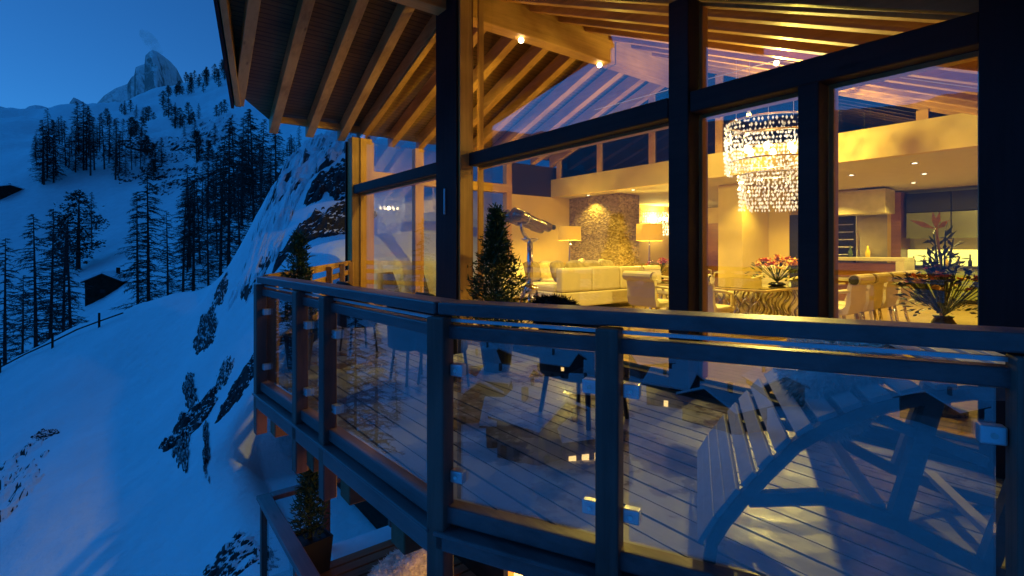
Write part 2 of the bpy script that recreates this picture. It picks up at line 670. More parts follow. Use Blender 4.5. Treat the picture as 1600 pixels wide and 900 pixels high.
CTRL = []
for q in [
    # the snow slope beside the house
    (0, 900, 9.5), (200, 900, 8.3), (400, 900, 6.9), (0, 760, 14), (200, 760, 11.5), (400, 760, 8.6), (0, 660, 20), (180, 640, 17.5), (300, 640, 14),
    (400, 640, 10.6), (0, 582, 33), (80, 545, 33), (160, 506, 32), (270, 462, 28), (340, 436, 23), (400, 398, 19), (300, 540, 19), (400, 540, 13),
    (450, 445, 14), (550, 350, 16.5), (520, 405, 13.5), (440, 350, 19), (425, 300, 21), (480, 235, 22.5), (560, 180, 24), (640, 120, 28),
    # it drops behind its brow, then the valley side rises
    (0, 650, 46), (100, 618, 46), (200, 585, 44), (300, 545, 40), (380, 490, 34), (440, 400, 32),
    (0, 606, 70), (150, 560, 74), (260, 505, 70), (340, 455, 62), (400, 400, 55),
    (40, 530, 100), (100, 500, 104), (165, 452, 120), (60, 425, 150), (120, 372, 180), (100, 315, 208), (100, 266, 235), (20, 268, 245), (200, 262, 240),
    (30, 238, 320), (100, 226, 330), (0, 205, 450), (100, 200, 450), (0, 186, 800), (100, 184, 800),
    (240, 430, 100), (300, 400, 104), (300, 345, 150), (240, 320, 190), (280, 262, 260), (250, 205, 400), (200, 174, 600), (160, 172, 650),
    (300, 165, 560), (350, 116, 800), (290, 142, 760), (250, 156, 720), (400, 330, 90), (420, 240, 190), (400, 160, 420), (450, 150, 500),
    (420, 80, 850), (560, 50, 850), (0, 205, 1400), (150, 205, 1300), (250, 190, 1300), (350, 160, 1300), (560, 90, 1400),
    (0, 260, 5000), (250, 260, 5000), (560, 200, 5000)]:
    p_ = px(*q)
    CTRL.append((math.atan2(p_.x, p_.y), math.hypot(p_.x, p_.y), p_.z))
for az in (-65, -85, -105, -125, -145, -165, -185):
    for r_, z_ in ((4, -6.0), (9, -7.4), (20, -13.5), (40, -21), (60, -25.5), (100, -32), (160, -38), (300, -47), (600, 20), (1000, 190), (1700, 370), (5000, 300)):
        if az == -65 and r_ < 50:
            z_ *= 1.05
        CTRL.append((R(az), r_, z_))
for az in (10, 40, 70, 100, 130, 160, 175):
    k_ = max(0.0, min(1.0, (az - 100) / 60))
    for r_, z_, z2 in ((4, -5.2, -6.0), (12, -5.6, -7.8), (30, 0, -13), (70, 15, -23), (200, 90, -50), (600, 330, 20), (1500, 520, 330), (5000, 400, 300)):
        CTRL.append((R(az), r_, z_ * (1 - k_) + z2 * k_))
CTRL = np.array(CTRL)
KAZ, KR = 3.0, 8.0


def _phi(r2):
    return 0.5 * r2 * np.log(r2 + 1e-12)


_U = np.stack([CTRL[:, 0] * KAZ, np.log(CTRL[:, 1])], 1)
_val = CTRL[:, 2] / (CTRL[:, 1] + KR)
_n = len(_U)
_d2 = ((_U[:, None, :] - _U[None]) ** 2).sum(-1)
_K = _phi(_d2) + np.eye(_n) * 0.004
_P = np.concatenate([np.ones((_n, 1)), _U], 1)
_A = np.block([[_K, _P], [_P.T, np.zeros((3, 3))]])
_sol = np.linalg.solve(_A, np.concatenate([_val, np.zeros(3)]))


def ground(x, y):
    x, y = np.atleast_1d(np.asarray(x, float)), np.atleast_1d(np.asarray(y, float))
    r = np.hypot(x, y) + 1e-6
    az = np.arctan2(x, y)
    az = np.where(az > R(172), az - 2 * math.pi, az)
    u = np.stack([az * KAZ, np.log(np.maximum(r, 2.0))], 1)
    out = np.zeros(len(x))
    for i in range(0, len(x), 20000):
        d2 = ((u[i:i + 20000, None, :] - _U[None]) ** 2).sum(-1)
        out[i:i + 20000] = _phi(d2) @ _sol[:_n] + _sol[_n] + u[i:i + 20000] @ _sol[_n + 1:]
    z = out * (r + KR)
    # drifts, gullies and crags
    amp = np.clip((r - 6) / 60, 0, 1)
    z = z + fbm(x / 3.1 + y / 9.0, y / 3.1, 4, 1) * 0.26 * np.clip(r / 14, 0.15, 1) + fbm((x * 0.8 + y * 0.6) / 0.45, (y * 0.8 - x * 0.6) / 2.6, 3, 31) * 0.05 * np.clip(r / 8, 0, 1) + fbm(x / 14, y / 14, 3, 5) * 0.8 * amp + fbm(x / 1.3, y / 1.0, 3, 41) * 0.055 * np.clip(r / 10, 0, 1)
    z = z + fbm(x / 60, y / 60, 5, 9) * np.clip((r - 90) * 0.035, 0, 11) + fbm(x / 260, y / 260, 5, 19) * np.clip((r - 350) * 0.08, 0, 50)
    # levelled ground under the house and its lower terrace
    a = x * EA.x + y * EA.y
    b = x * EB.x + y * EB.y
    inside = np.clip((a + 12.3) / 0.6, 0, 1) * np.clip((b - 1.3) / 1.0, 0, 1) * np.clip((24 - b) / 3, 0, 1) * np.clip((6 - a) / 2, 0, 1)
    z = np.where(inside > 0, z * (1 - inside) + np.minimum(z, -4.75) * inside, z)
    return z


def gz(x, y):
    return float(ground([x], [y])[0])


def make_ground():
    azs = np.concatenate([np.linspace(R(-188), R(-58), 200)[:-1], np.linspace(R(-58), R(-8), 520)[:-1], np.linspace(R(-8), R(172), 150)])
    rs = np.concatenate([np.linspace(0.8, 6, 14)[:-1], np.exp(np.linspace(math.log(6), math.log(5000), 250))])
    A, Q = np.meshgrid(azs, rs)
    X, Y = (np.sin(A) * Q).ravel(), (np.cos(A) * Q).ravel()
    Z = ground(X, Y)
    na, nr = len(azs), len(rs)
    V = np.stack([X, Y, Z], 1)
    i, j = np.meshgrid(np.arange(na - 1), np.arange(nr - 1))
    i, j = i.ravel(), j.ravel()
    Q4 = np.stack([j * na + i, (j + 1) * na + i, (j + 1) * na + i + 1, j * na + i + 1], 1)
    me = bpy.data.meshes.new('snow_ground')
    me.from_pydata(V.tolist(), [], Q4.tolist())
    me.materials.append(MATS['snow_ground'])
    me.polygons.foreach_set('use_smooth', [True] * len(me.polygons))
    me.update()
    o = bpy.data.objects.new('snow_ground', me)
    COL.objects.link(o)
    tag(o, 'blue snow covered alpine slopes and valley below the house', 'ground', kind='structure')


make_ground()


def mountain(name, prof, D, depth, label, seed, spur=None, rough=1.0, rows=70, cols=260, base=0.22, mat='far_peak'):
    """A ridge with two flanks: its crest follows prof (pixels at distance D), the flanks fall to the front and back."""
    prof = np.array(prof, float)
    xs = np.linspace(prof[0, 0], prof[-1, 0], cols)
    ys = np.interp(xs, prof[:, 0], prof[:, 1])
    X0, Z0 = (xs - CX) / FPX * D, (HY - ys) / FPX * D
    zb = base * D
    V = []
    hgt = np.maximum(Z0 - zb, 5.0)
    for j in range(-rows // 2, rows + 1):
        t = j / rows if j >= 0 else j / (rows / 2)
        f = depth * (1.0 + (0.55 * np.exp(-((xs - spur) / 12.0) ** 2) if spur is not None else 0.0)) * (0.35 + 0.65 * hgt / hgt.max())
        Y = D - t * f if j >= 0 else np.full(cols, D) - t * depth
        e = min(1.0, abs(t) * 5)
        n1 = 0.5 - np.abs(fbm(X0 / (depth * 0.22) + (Y - D) / depth * 1.1 + 7, (Y - D) / (depth * 0.9), 5, seed)) * 2.0
        n2 = fbm(X0 / (depth * 0.07), (Y - D) / (depth * 0.10), 4, seed + 4)
        Z = base * Y * 0.985 + hgt * (1 - abs(t)) + (n1 * 0.10 + n2 * 0.045) * hgt * rough * e
        Xj = X0 * (Y / D)
        V.append(np.stack([Xj, Y, Z], 1))
    nr = len(V)
    V = np.concatenate(V)
    fs = []
    for j in range(nr - 1):
        for i in range(cols - 1):
            fs.append((j * cols + i, j * cols + i + 1, (j + 1) * cols + i + 1, (j + 1) * cols + i))
    mb = MB()
    mb.v, mb.f = [tuple(v) for v in V], fs
    o = mb.build(name, mat, smooth=False)
    return tag(o, label, 'mountain', kind='structure')


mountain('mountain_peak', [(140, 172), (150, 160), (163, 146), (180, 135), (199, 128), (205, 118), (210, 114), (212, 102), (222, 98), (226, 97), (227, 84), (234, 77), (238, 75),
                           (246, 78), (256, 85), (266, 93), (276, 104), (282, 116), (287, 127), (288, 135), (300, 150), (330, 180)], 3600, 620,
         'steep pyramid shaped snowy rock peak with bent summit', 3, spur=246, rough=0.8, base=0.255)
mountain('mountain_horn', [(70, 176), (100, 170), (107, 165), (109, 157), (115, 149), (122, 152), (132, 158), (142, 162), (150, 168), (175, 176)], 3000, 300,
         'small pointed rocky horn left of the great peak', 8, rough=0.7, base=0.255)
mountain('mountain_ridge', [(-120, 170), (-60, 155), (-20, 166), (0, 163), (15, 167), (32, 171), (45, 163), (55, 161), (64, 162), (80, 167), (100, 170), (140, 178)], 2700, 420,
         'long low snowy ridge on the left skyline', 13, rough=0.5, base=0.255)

# ------------------------------------------------------------------ the chalet
chalet = thing('chalet', F(-6, 9, LOWER), 'timber alpine chalet with glazed gable and open terrace, glowing from within', 'house')
GB = 4.35            # plane of the gable glass
AR, ZR = -7.1, 4.25  # ridge
KL, KRT = 0.345, 0.435


def zl(a):           # underside of the left rafters
    return ZR - 0.12 - KL * (AR - a)


def zr(a):           # underside of the right rafters
    return ZR - KRT * (a - AR)


def zroof(a):
    return zl(a) if a < AR else zr(a)


# ridge beam, with a steel joint inside
b_ = MB().fbox(AR - 0.14, AR + 0.14, 0.9, 18.0, 3.74, 4.3)
b_.build('ridge_beam', 'beam_wood_b', chalet, bevel=0.015)
MB().fbox(AR - 0.15, AR + 0.15, 7.92, 7.95, 3.73, 4.31).build('beam_joint', 'steel', chalet)

# left slope: rafters outside fan slightly, as the prow shaped overhang does
RD = 0.30
ext = [(1.46, -11.05, 1.80), (2.19, -11.85, 2.59), (2.95, -11.82, 3.33), (3.70, -11.80, 4.03)]
lefts = [((AR, bt), (ae, bl)) for bt, ae, bl in ext]
lefts.append(((AR, 4.42), (-11.78, 4.47)))
bb = 5.15
while bb < 17.5:
    lefts.append(((AR, bb), (-11.78, bb + 0.1)))
    bb += 0.75
for (a0, b0), (a1, b1) in lefts:
    p0 = F(a0, b0, zl(a0) + RD / 2)
    p1 = F(a1, b1, zl(a1) + RD / 2)
    w = 0.17
    n_ = (p1 - p0).cross(UZ).normalized() * w / 2
    MB().hexa([p0 - n_ - UZ * RD / 2, p1 - n_ - UZ * RD / 2, p1 + n_ - UZ * RD / 2, p0 + n_ - UZ * RD / 2,
               p0 - n_ + UZ * RD / 2, p1 - n_ + UZ * RD / 2, p1 + n_ + UZ * RD / 2, p0 + n_ + UZ * RD / 2]).build('rafter', 'beam_wood_a', chalet, bevel=0.008)
# barge board along the flared verge
MB().beam(F(AR, 0.84, zl(AR) + 0.14), F(-11.1, 1.80, zl(-11.1) + 0.14), 0.10, 0.30).build('barge_board', 'beam_wood_a', chalet, bevel=0.008)
MB().beam(F(AR, 0.74, zl(AR) + 0.20), F(-11.2, 1.72, zl(-11.2) + 0.20), 0.05, 0.40).build('verge_board', 'dark_cladding', chalet)
# right slope rafters (inside and the short overhang)
rb = [1.7, 2.4, 3.1, 3.75, 4.42]
bb = 5.1
while bb < 17.6:
    rb.append(bb)
    bb += 0.68
for b in rb:
    ae = -0.2 if b > 2.45 else -5.4 + (b - 1.3) / 1.1 * 5.15
    p0, p1 = F(AR, b, zr(AR) + RD / 2), F(ae, b, zr(ae) + RD / 2)
    n_ = EB * 0.08
    MB().hexa([p0 - n_ - UZ * RD / 2, p1 - n_ - UZ * RD / 2, p1 + n_ - UZ * RD / 2, p0 + n_ - UZ * RD / 2,
               p0 - n_ + UZ * RD / 2, p1 - n_ + UZ * RD / 2, p1 + n_ + UZ * RD / 2, p0 + n_ + UZ * RD / 2]).build('rafter', 'beam_wood_a', chalet, bevel=0.008)


def roof_sheet(name, poly, dz, th, mat):
    lo = [F(a, b, zroof(a) + dz) for a, b in poly]
    return MB().prism(lo, UZ * th).build(name, mat, chalet)


pl = [(AR, 0.8), (-11.12, 1.78), (-11.95, 2.58), (-11.95, 18.2), (AR, 18.2)]
roof_sheet('ceiling_boarding', pl, RD + 0.002, 0.05, 'ceiling_boards')
o_ = roof_sheet('roof', pl, RD + 0.07, 0.12, 'dark_cladding')
pr = [(AR + 0.001, 0.8), (AR + 0.001, 18.2), (-0.15, 18.2), (-0.15, 2.4), (-5.3, 1.3)]
roof_sheet('ceiling_boarding', pr, RD + 0.002, 0.05, 'ceiling_boards')
roof_sheet('roof', pr, RD + 0.07, 0.12, 'dark_cladding')
lo = [F(a, b, zroof(a) + RD + 0.2) for a, b in pl]
MB().prism(lo, UZ * 0.35).build('roof_snow', 'roof_snow', chalet)
lo = [F(a, b, zroof(a) + RD + 0.2) for a, b in pr]
MB().prism(lo, UZ * 0.35).build('roof_snow', 'roof_snow', chalet)
# blocking at the eaves between the rafters
for (q0, q1) in zip(lefts[1:5], lefts[2:5]):
    a1, b1 = q0[1]
    a2, b2 = q1[1]
    MB().beam(F(a1 + 0.25, b1 + 0.08, zl(a1 + 0.25) + 0.17), F(a2 + 0.25, b2 - 0.08, zl(a2 + 0.25) + 0.17), 0.03, 0.14).build('eaves_board', 'beam_wood_b', chalet)

# floor, walls, low ceiling
MB().fbox(-11.8, -0.3, GB - 0.02, 18.0, DECK - 0.25, DECK).build('floor', 'parquet', chalet)
MB().fbox(-11.95, -11.72, 8.9, 18.0, DECK - 0.3, 1.6).build('wall', 'wall_plaster', chalet)
MB().fbox(-0.4, -0.2, GB, 18.0, DECK - 0.3, 1.7).build('wall', 'wall_plaster', chalet)
MB().prism([F(-11.8, 18, DECK - .3), F(-0.2, 18, DECK - .3), F(-0.2, 18, zr(-0.2)), F(AR, 18, ZR), F(-11.8, 18, zl(-11.8))], EB * 0.2).build('wall', 'wall_plaster', chalet)
MB().fbox(-11.72, -0.41, 10.6, 17.99, 1.6, 1.72).build('low_ceiling', 'ceiling_plaster', chalet)
MB().fbox(-11.72, -0.41, 10.43, 10.6, 1.595, 2.13).build('ceiling_fascia', 'plaster', chalet)
MB().fbox(-11.72, -0.41, 10.61, 17.98, 1.725, 1.75).build('loft_floor', 'dark_recess', chalet)
# sloping top of the left wall, wall plate and its glazing
MB().fbox(-11.95, -11.72, 8.9, 18.0, 1.601, zl(-11.8)).build('wall', 'dark_cladding', chalet)
MB().fbox(-11.9, -11.66, 4.66, 8.9, 1.62, 1.86).build('wall_plate', 'beam_wood_b', chalet, bevel=0.01)
for b0, b1 in ((4.66, 4.78), (5.86, 6.10), (7.4, 7.55), (8.72, 8.9)):
    MB().fbox(-11.88, -11.68, b0, b1, DECK, zl(-11.7)).build('side_mullion', 'post_wood', chalet, bevel=0.01)
for b0, b1 in ((4.78, 5.86), (6.10, 7.4), (7.55, 8.72)):
    w_ = MB().fbox(-11.84, -11.72, b0, b1, DECK, DECK + 0.12).build('side_window', 'dark_frame', chalet)
    MB().fbox(-11.785, -11.770, b0, b1, DECK + 0.12, zl(-11.7)).build('pane', 'window_glass', w_)
# clerestory over the fascia
cl = [-11.4, -9.75, -8.0, -6.2, -4.4, -2.6, -1.0]
for k in range(len(cl) - 1):
    a0, a1 = cl[k] + 0.08, cl[k + 1] - 0.08
    pts = [F(a0, 10.5, 2.13), F(a1, 10.5, 2.13), F(a1, 10.5, max(2.15, zroof(a1)))]
    if a0 < AR < a1:
        pts.append(F(AR, 10.5, ZR))
    pts.append(F(a0, 10.5, max(2.14, zroof(a0))))
    MB().prism(pts, EB * 0.02).build('clerestory_pane', 'dark_glass', chalet)
for a in cl:
    if zroof(a) > 2.2:
        MB().fbox(a - 0.08, a + 0.08, 10.44, 10.58, 2.131, zroof(a)).build('clerestory_post', 'beam_wood_b', chalet)

# gable: posts, transom, frames and panes
post = MB().fbox(-7.27, -6.62, 4.06, 4.30, DECK, zl(-7.27) + 0.0).build('ridge_post', 'post_wood', chalet, bevel=0.01)
MB().fbox(-7.29, -6.66, 4.02, 4.058, DECK, zl(-7.27) - 0.002).build('cladding', 'dark_cladding', post)
MB().fbox(-7.0, -6.97, 3.995, 4.018, 0.55, 0.95).build('lock_plate', 'clamp_metal', post)
MB().fbox(-11.80, -11.50, 4.18, 4.66, DECK, zl(-11.6)).build('corner_post', 'post_wood', chalet, bevel=0.01)
MB().fbox(-11.84, -11.802, 4.14, 4.7, DECK, zl(-11.8)).build('post_cladding', 'dark_cladding', chalet)
MB().fbox(-3.02, -2.80, 4.20, 4.44, DECK, zr(-2.8)).build('mullion', 'dark_frame', chalet, bevel=0.012)
MB().fbox(-1.83, -1.675, 4.20, 4.40, DECK, 1.28).build('mullion', 'dark_frame', chalet, bevel=0.012)
MB().fbox(-0.757, 4.5, 4.16, 4.34, DECK - 2.8, 2.6).build('wall', 'dark_cladding', chalet)
for a0, a1 in ((-11.49, -7.3), (-6.61, -3.03), (-2.79, -0.76)):
    MB().fbox(a0, a1, 4.21, 4.41, 1.275, 1.475).build('transom', 'dark_frame', chalet, bevel=0.012)
    MB().fbox(a0, a1, 4.26, 4.40, DECK, DECK + 0.10).build('sill', 'dark_frame', chalet)


def window(pts, mat='window_glass'):
    """Polygon (a, z) in the gable plane: a slim wooden frame with its pane."""
    mb = MB()
    n = len(pts)
    for i in range(n):
        (a0, z0), (a1, z1) = pts[i], pts[(i + 1) % n]
        c = (sum(p[0] for p in pts) / n, sum(p[1] for p in pts) / n)
        d = Vector((a1 - a0, z1 - z0)).normalized()
        nn = Vector((-d.y, d.x))
        if nn.dot(Vector((c[0] - a0, c[1] - z0))) < 0:
            nn = -nn
        q = [(a0, z0), (a1, z1), (a1 + nn.x * .035 - d.x * .03, z1 + nn.y * .035 - d.y * .03), (a0 + nn.x * .035 + d.x * .03, z0 + nn.y * .035 + d.y * .03)]
        mb.prism([F(a, GB + 0.014, z) for a, z in q], EB * 0.09)
    w = mb.build('window', 'post_wood', chalet)
    MB().prism([F(a, GB, z) for a, z in pts], EB * 0.012).build('pane', mat, w)
    return w


ZT, ZB = 1.476, 1.274
zw = DECK + 0.101
window([(-11.48, zw), (-7.29, zw), (-7.29, ZB), (-11.48, ZB)])
window([(-11.48, ZT), (-7.29, ZT), (-7.29, zl(-7.29) - 0.02), (-11.48, zl(-11.48) - 0.02)])
window([(-6.60, zw), (-3.03, zw), (-3.03, ZB), (-6.60, ZB)])
window([(-6.60, ZT), (-3.03, ZT), (-3.03, zr(-3.03) - 0.02), (-6.60, zr(-6.6) - 0.02)])
window([(-2.79, zw), (-1.835, zw), (-1.835, ZB), (-2.79, ZB)])
window([(-2.79, ZT), (-0.80, ZT), (-0.80, max(ZT + .02, zr(-0.8) - 0.02)), (-2.79, zr(-2.79) - 0.02)])
window([(-1.67, zw), (-0.765, zw), (-0.765, ZB), (-1.67, ZB)])
# wooden column and low wall parts inside
MB().fbox(-1.02, -0.74, 5.65, 5.95, DECK, zr(-0.74)).build('column', 'post_wood', chalet, bevel=0.01)
MB().fbox(-7.05, -6.42, 11.85, 13.2, DECK, 1.598).build('pillar', 'plaster', chalet, bevel=0.01)
MB().fbox(-6.41, -5.9, 13.1, 13.2, DECK, 1.598).build('partition', 'plaster', chalet)
MB().fbox(-5.9, -5.3, 13.12, 13.18, DECK, 0.85).build('doorway', 'dark_recess', chalet)
MB().fbox(-11.3, -8.2, 17.90, 17.97, DECK, 1.0).build('panelled_wall', 'cabinet_wood', chalet)
# chimney breast
MB().fbox(-11.71, -9.7, 11.2, 12.1, DECK, 1.597).build('chimney_breast', 'split_stone', chalet)
MB().fbox(-11.3, -10.1, 11.15, 11.199, DECK + 0.25, DECK + 0.85).build('fireplace', 'dark_recess', chalet)

# lower storey below the terrace
MB().fbox(-11.7, -4.45, 3.3, 3.5, LOWER - 0.4, DECK - 0.26).build('lower_wall', 'log_wood', chalet)
MB().fbox(-3.0, 4.4, 3.3, 3.5, LOWER - 0.4, DECK - 0.26).build('lower_wall', 'log_wood', chalet)
MB().fbox(-4.45, -3.0, 3.3, 3.5, DECK - 0.7, DECK - 0.26).build('lower_wall', 'log_wood', chalet)
lw = MB()
for a0, a1 in ((-4.45, -4.37), (-3.76, -3.70), (-3.08, -3.0)):
    lw.fbox(a0, a1, 3.28, 3.4, LOWER, DECK - 0.7)
lw = lw.build('lower_window', 'post_wood', chalet)
MB().fbox(-4.37, -3.08, 3.36, 3.38, LOWER, DECK - 0.7).build('pane', 'lit_window', lw)
MB().fbox(-11.7, 4.4, 3.5, 3.6, LOWER - 0.4, DECK - 0.26).build('lower_wall', 'log_wood', chalet)

# ------------------------------------------------------------------ terrace with boards
C0 = Vector((-2.278, 1.30))                      # corner of the balustrade in (a, b)
L0 = Vector((-5.47, 1.10))                       # its far end
SD = Vector((0.892, 0.4513))                     # direction of the near run
W0 = Vector((-11.75, 4.25))                      # house corner
terrace = MB()
terrace = MB().prism([F(q.x, q.y, DECK - 0.11) for q in (L0 + Vector((0.02, .02)), C0 + Vector((0, .03)), C0 + SD * 6.2, Vector((C0.x + SD.x * 6.2, 4.15)), W0)], UZ * 0.07).build('terrace', 'joist_wood', chalet)
BW = 0.142
b = 1.13
while b < 4.13:
    def a_left(bv):
        t = (bv - L0.y) / (W0.y - L0.y)
        return L0.x + t * (W0.x - L0.x) + 0.03

    def a_right(bv):
        return C0.x + SD.x * (bv - C0.y) / SD.y - 0.02 if bv > C0.y else L0.x + (bv - L0.y) / (C0.y - L0.y) * (C0.x - L0.x)
    b1 = min(b + BW - 0.014, 4.135)
    hz = DECK + random.uniform(-0.003, 0.003)
    MB().hexa([F(a_left(b), b, DECK - 0.035), F(a_left(b1), b1, DECK - 0.035), F(a_right(b1), b1, DECK - 0.035), F(a_right(b), b, DECK - 0.035),
               F(a_left(b), b, hz), F(a_left(b1), b1, hz), F(a_right(b1), b1, hz), F(a_right(b), b, hz)]).build('plank', 'deck_boards', terrace)
    b += BW
# joists whose ends show under the far run, brackets under the near run
for s in (0.12, 0.42, 0.63, 0.86):
    q = L0 + (C0 - L0) * s
    MB().fbox(q.x - 0.09, q.x + 0.09, q.y - 0.02, 3.29, DECK - 0.36, DECK - 0.14).build('joist', 'joist_wood', chalet, bevel=0.01)
for L in (0.45, 1.35, 2.3):
    q = C0 + SD * L
    MB().fbox(q.x - 0.08, q.x + 0.08, q.y + 0.05, 3.29, DECK - 0.42, DECK - 0.14).build('joist', 'joist_wood', chalet, bevel=0.01)

# ------------------------------------------------------------------ glass balustrade
bal = thing('balustrade', F(C0.x, C0.y, DECK), 'dark timber balustrade with glass panes round the terrace', 'balustrade')


def P2(q, z):
    return F(q.x, q.y, z)


def run(q0, q1, stations, fd_):
    d = (q1 - q0).normalized()
    nrm = Vector((d.y, -d.x))
    if nrm.y > 0:
        nrm = -nrm                     # outwards, towards the valley
    p0, p1 = P2(q0, 0), P2(q1, 0)

    def rail(nm, off, w, zt, zb_, mat, bev=0.008):
        o = nrm * off
        a, c = P2(q0 + o, (zt + zb_) / 2), P2(q1 + o, (zt + zb_) / 2)
        MB().beam(a, c, w, zt - zb_).build(nm, mat, bal, bevel=bev)
    rail('handrail', -0.03, 0.17, -0.262, -0.325, 'rail_wood')
    rail('rod', 0.0, 0.016, -0.346, -0.362, 'clamp_metal', 0)
    rail('upper_rail', -0.01, 0.075, -0.378, -0.445, 'rail_wood')
    rail('bottom_rail', 0.0, 0.085, DECK + 0.075, DECK - 0.01, 'rail_wood')
    rail('ledge_board', 0.035, 0.13, DECK - 0.035, DECK - 0.055, 'rail_wood')
    rail('fascia_beam', 0.03, 0.10, DECK - 0.057, DECK - fd_, 'rail_wood')
    for s0, s1 in zip(stations[:-1], stations[1:]):
        a, c = q0 + d * (s0 + 0.075), q0 + d * (s1 - 0.075)
        o = nrm * -0.012
        MB().beam(P2(a + o, (DECK + 0.10 - 0.452) / 2), P2(c + o, (DECK + 0.10 - 0.452) / 2), 0.010, -0.452 - DECK - 0.10).build('glass_pane', 'balustrade_glass', bal)
        for s, sg in ((s0, 1), (s1, -1)):
            for z in (-0.60, -1.13):
                m = q0 + d * (s + sg * 0.055) + nrm * 0.004
                m2 = q0 + d * (s + sg * 0.125) + nrm * 0.004
                cl_ = MB().beam(P2(m, z), P2(m2, z), 0.045, 0.06).build('glass_clamp', 'clamp_metal', bal, bevel=0.006)
                MB().tube([P2((m + m2) / 2 + nrm * 0.02, z), P2((m + m2) / 2 + nrm * 0.03, z)], 0.010, 8).build('bolt', 'chrome', cl_)
    return d, nrm


def posts(q0, d, nrm, st, zt=-0.335, zb_=-1.78):
    for s in st:
        q = q0 + d * s + nrm * 0.03
        MB().beam(P2(q, zb_), P2(q, zt), 0.10, 0.10, up=P2(nrm, 0)).build('post', 'rail_post', bal, bevel=0.008)


dl, nl = run(L0, C0, [0, 1.16, 1.74, (C0 - L0).length], 0.17)
posts(L0, dl, nl, [0.03, 1.16, 1.74])
dr, nr_ = run(C0, C0 + SD * 6.2, [0, 0.865, 2.215, 3.6, 4.9, 6.2], 0.13)
posts(C0, dr, nr_, [0.0, 0.865, 2.215, 3.6, 4.9, 6.1])

# timber fence on the far left edge of the terrace
fence = thing('timber_railing', F(-8.6, 2.7, DECK), 'low orange lit timber railing between house corner and small conifer', 'railing')
fd = (W0 - L0).normalized()
fl = (W0 - L0).length
for z in (-0.30, -0.50, -0.75, -1.0):
    MB().beam(P2(L0 + fd * 0.1, z), P2(W0, z), 0.05, 0.10).build('rail', 'post_wood', fence, bevel=0.006)
for s in (0.1, 1.8, 3.5, 5.0, 6.4):
    q = L0 + fd * s + Vector((0.08, 0.05))
    MB().beam(P2(q, DECK), P2(q, -0.28), 0.09, 0.09, up=P2(fd, 0)).build('post', 'post_wood', fence, bevel=0.006)

# ------------------------------------------------------------------ lower terrace
lower = thing('lower_terrace', F(-5.5, 1.8, LOWER), 'lower timber terrace under the balcony with boards and bench', 'terrace')
LQ = [px(415, 770, 6.5), px(500, 722, 7.5)]
la, lb_ = ab(LQ[0])
lc, ld_ = ab(LQ[1])
MB().fbox(la, 3.0, lb_ - 0.05, 3.28, LOWER - 0.16, LOWER - 0.04).build('floor_frame', 'joist_wood', lower)
a = la + 0.03
while a < 1.5:
    MB().fbox(a, a + 0.128, lb_, 3.27, LOWER - 0.035, LOWER + random.uniform(-.003, .003)).build('plank', 'deck_boards', lower)
    a += 0.142
MB().fbox(la, la + 1.1, 2.2, 3.27, LOWER + 0.005, LOWER + 0.11).build('snow_patch', 'roof_snow', lower)
zr_ = LOWER + 1.04
MB().fbox(la - 0.05, 2.4, lb_ - 0.10, lb_ + 0.06, zr_ - 0.06, zr_).build('handrail', 'rail_wood', lower, bevel=0.01)
MB().fbox(la - 0.05, la + 0.11, lb_ + 0.061, 3.2, zr_ - 0.06, zr_ - 0.001).build('handrail', 'rail_wood', lower, bevel=0.01)
for aa, bb in ((la + .03, lb_ - .02), (la + 1.6, lb_ - .02), (la + 3.2, lb_ - .02), (la + .03, 2.2), (la + .03, 3.15)):
    MB().fbox(aa - .045, aa + .045, bb - .045, bb + .045, LOWER, zr_ - 0.061).build('post', 'rail_post', lower, bevel=0.006)
MB().fbox(la + 0.1, la + 1.53, lb_ - 0.03, lb_ - 0.018, LOWER + 0.1, zr_ - 0.12).build('glass_pane', 'balustrade_glass', lower)
MB().fbox(la + 1.68, la + 3.1, lb_ - 0.03, lb_ - 0.018, LOWER + 0.1, zr_ - 0.12).build('glass_pane', 'balustrade_glass', lower)

# slatted wooden bed on the lower terrace
q = px(600, 868, 5.9)
qa, qb = ab(q)
bed = thing('slatted_daybed', F(qa, qb, LOWER), 'brown slatted wooden daybed on the lower terrace below the balcony', 'daybed')
for k in range(9):
    MB().fbox(qa - 0.75 + k * 0.17, qa - 0.75 + k * 0.17 + 0.14, qb - 0.9, qb + 0.9, LOWER + 0.30, LOWER + 0.335).build('slat', 'bench_wood', bed, bevel=0.005)
for bb in (qb - 0.8, qb + 0.8):
    MB().fbox(qa - 0.77, qa + 0.78, bb - .04, bb + .04, LOWER + 0.2, LOWER + 0.298).build('frame', 'bench_wood', bed)
    for aa in (qa - .7, qa + .7):
        MB().fbox(aa - .04, aa + .04, bb - .04, bb + .04, LOWER, LOWER + 0.199).build('leg', 'bench_wood', bed)

# ------------------------------------------------------------------ fleeces and fur
def fur_cards(mb, base, n, length, width, seed, down=0.5):
    """Short tapering locks standing on a mesh builder's faces."""
    rr = random.Random(seed)
    fs = [f for f in base.f if len(f) == 4]
    for _ in range(n):
        f = rr.choice(fs)
        p = [Vector(base.v[i]) for i in f]
        u, v = rr.random(), rr.random()
        c = p[0].lerp(p[1], u).lerp(p[3].lerp(p[2], u), v)
        nn = (p[2] - p[0]).cross(p[3] - p[1])
        if nn.length < 1e-9:
            continue
        nn.normalize()
        d = (nn + Vector((rr.uniform(-.7, .7), rr.uniform(-.7, .7), rr.uniform(-.7, .3) - down))).normalized()
        s = d.cross(Vector((rr.uniform(-1, 1), rr.uniform(-1, 1), rr.uniform(-1, 1)))).normalized() * width
        tip = c + d * length * rr.uniform(0.6, 1.3)
        mid = c.lerp(tip, 0.5) + s * 0.6
        mb.add([c - s, c + s, mid, tip], [(0, 1, 2), (0, 2, 3)])


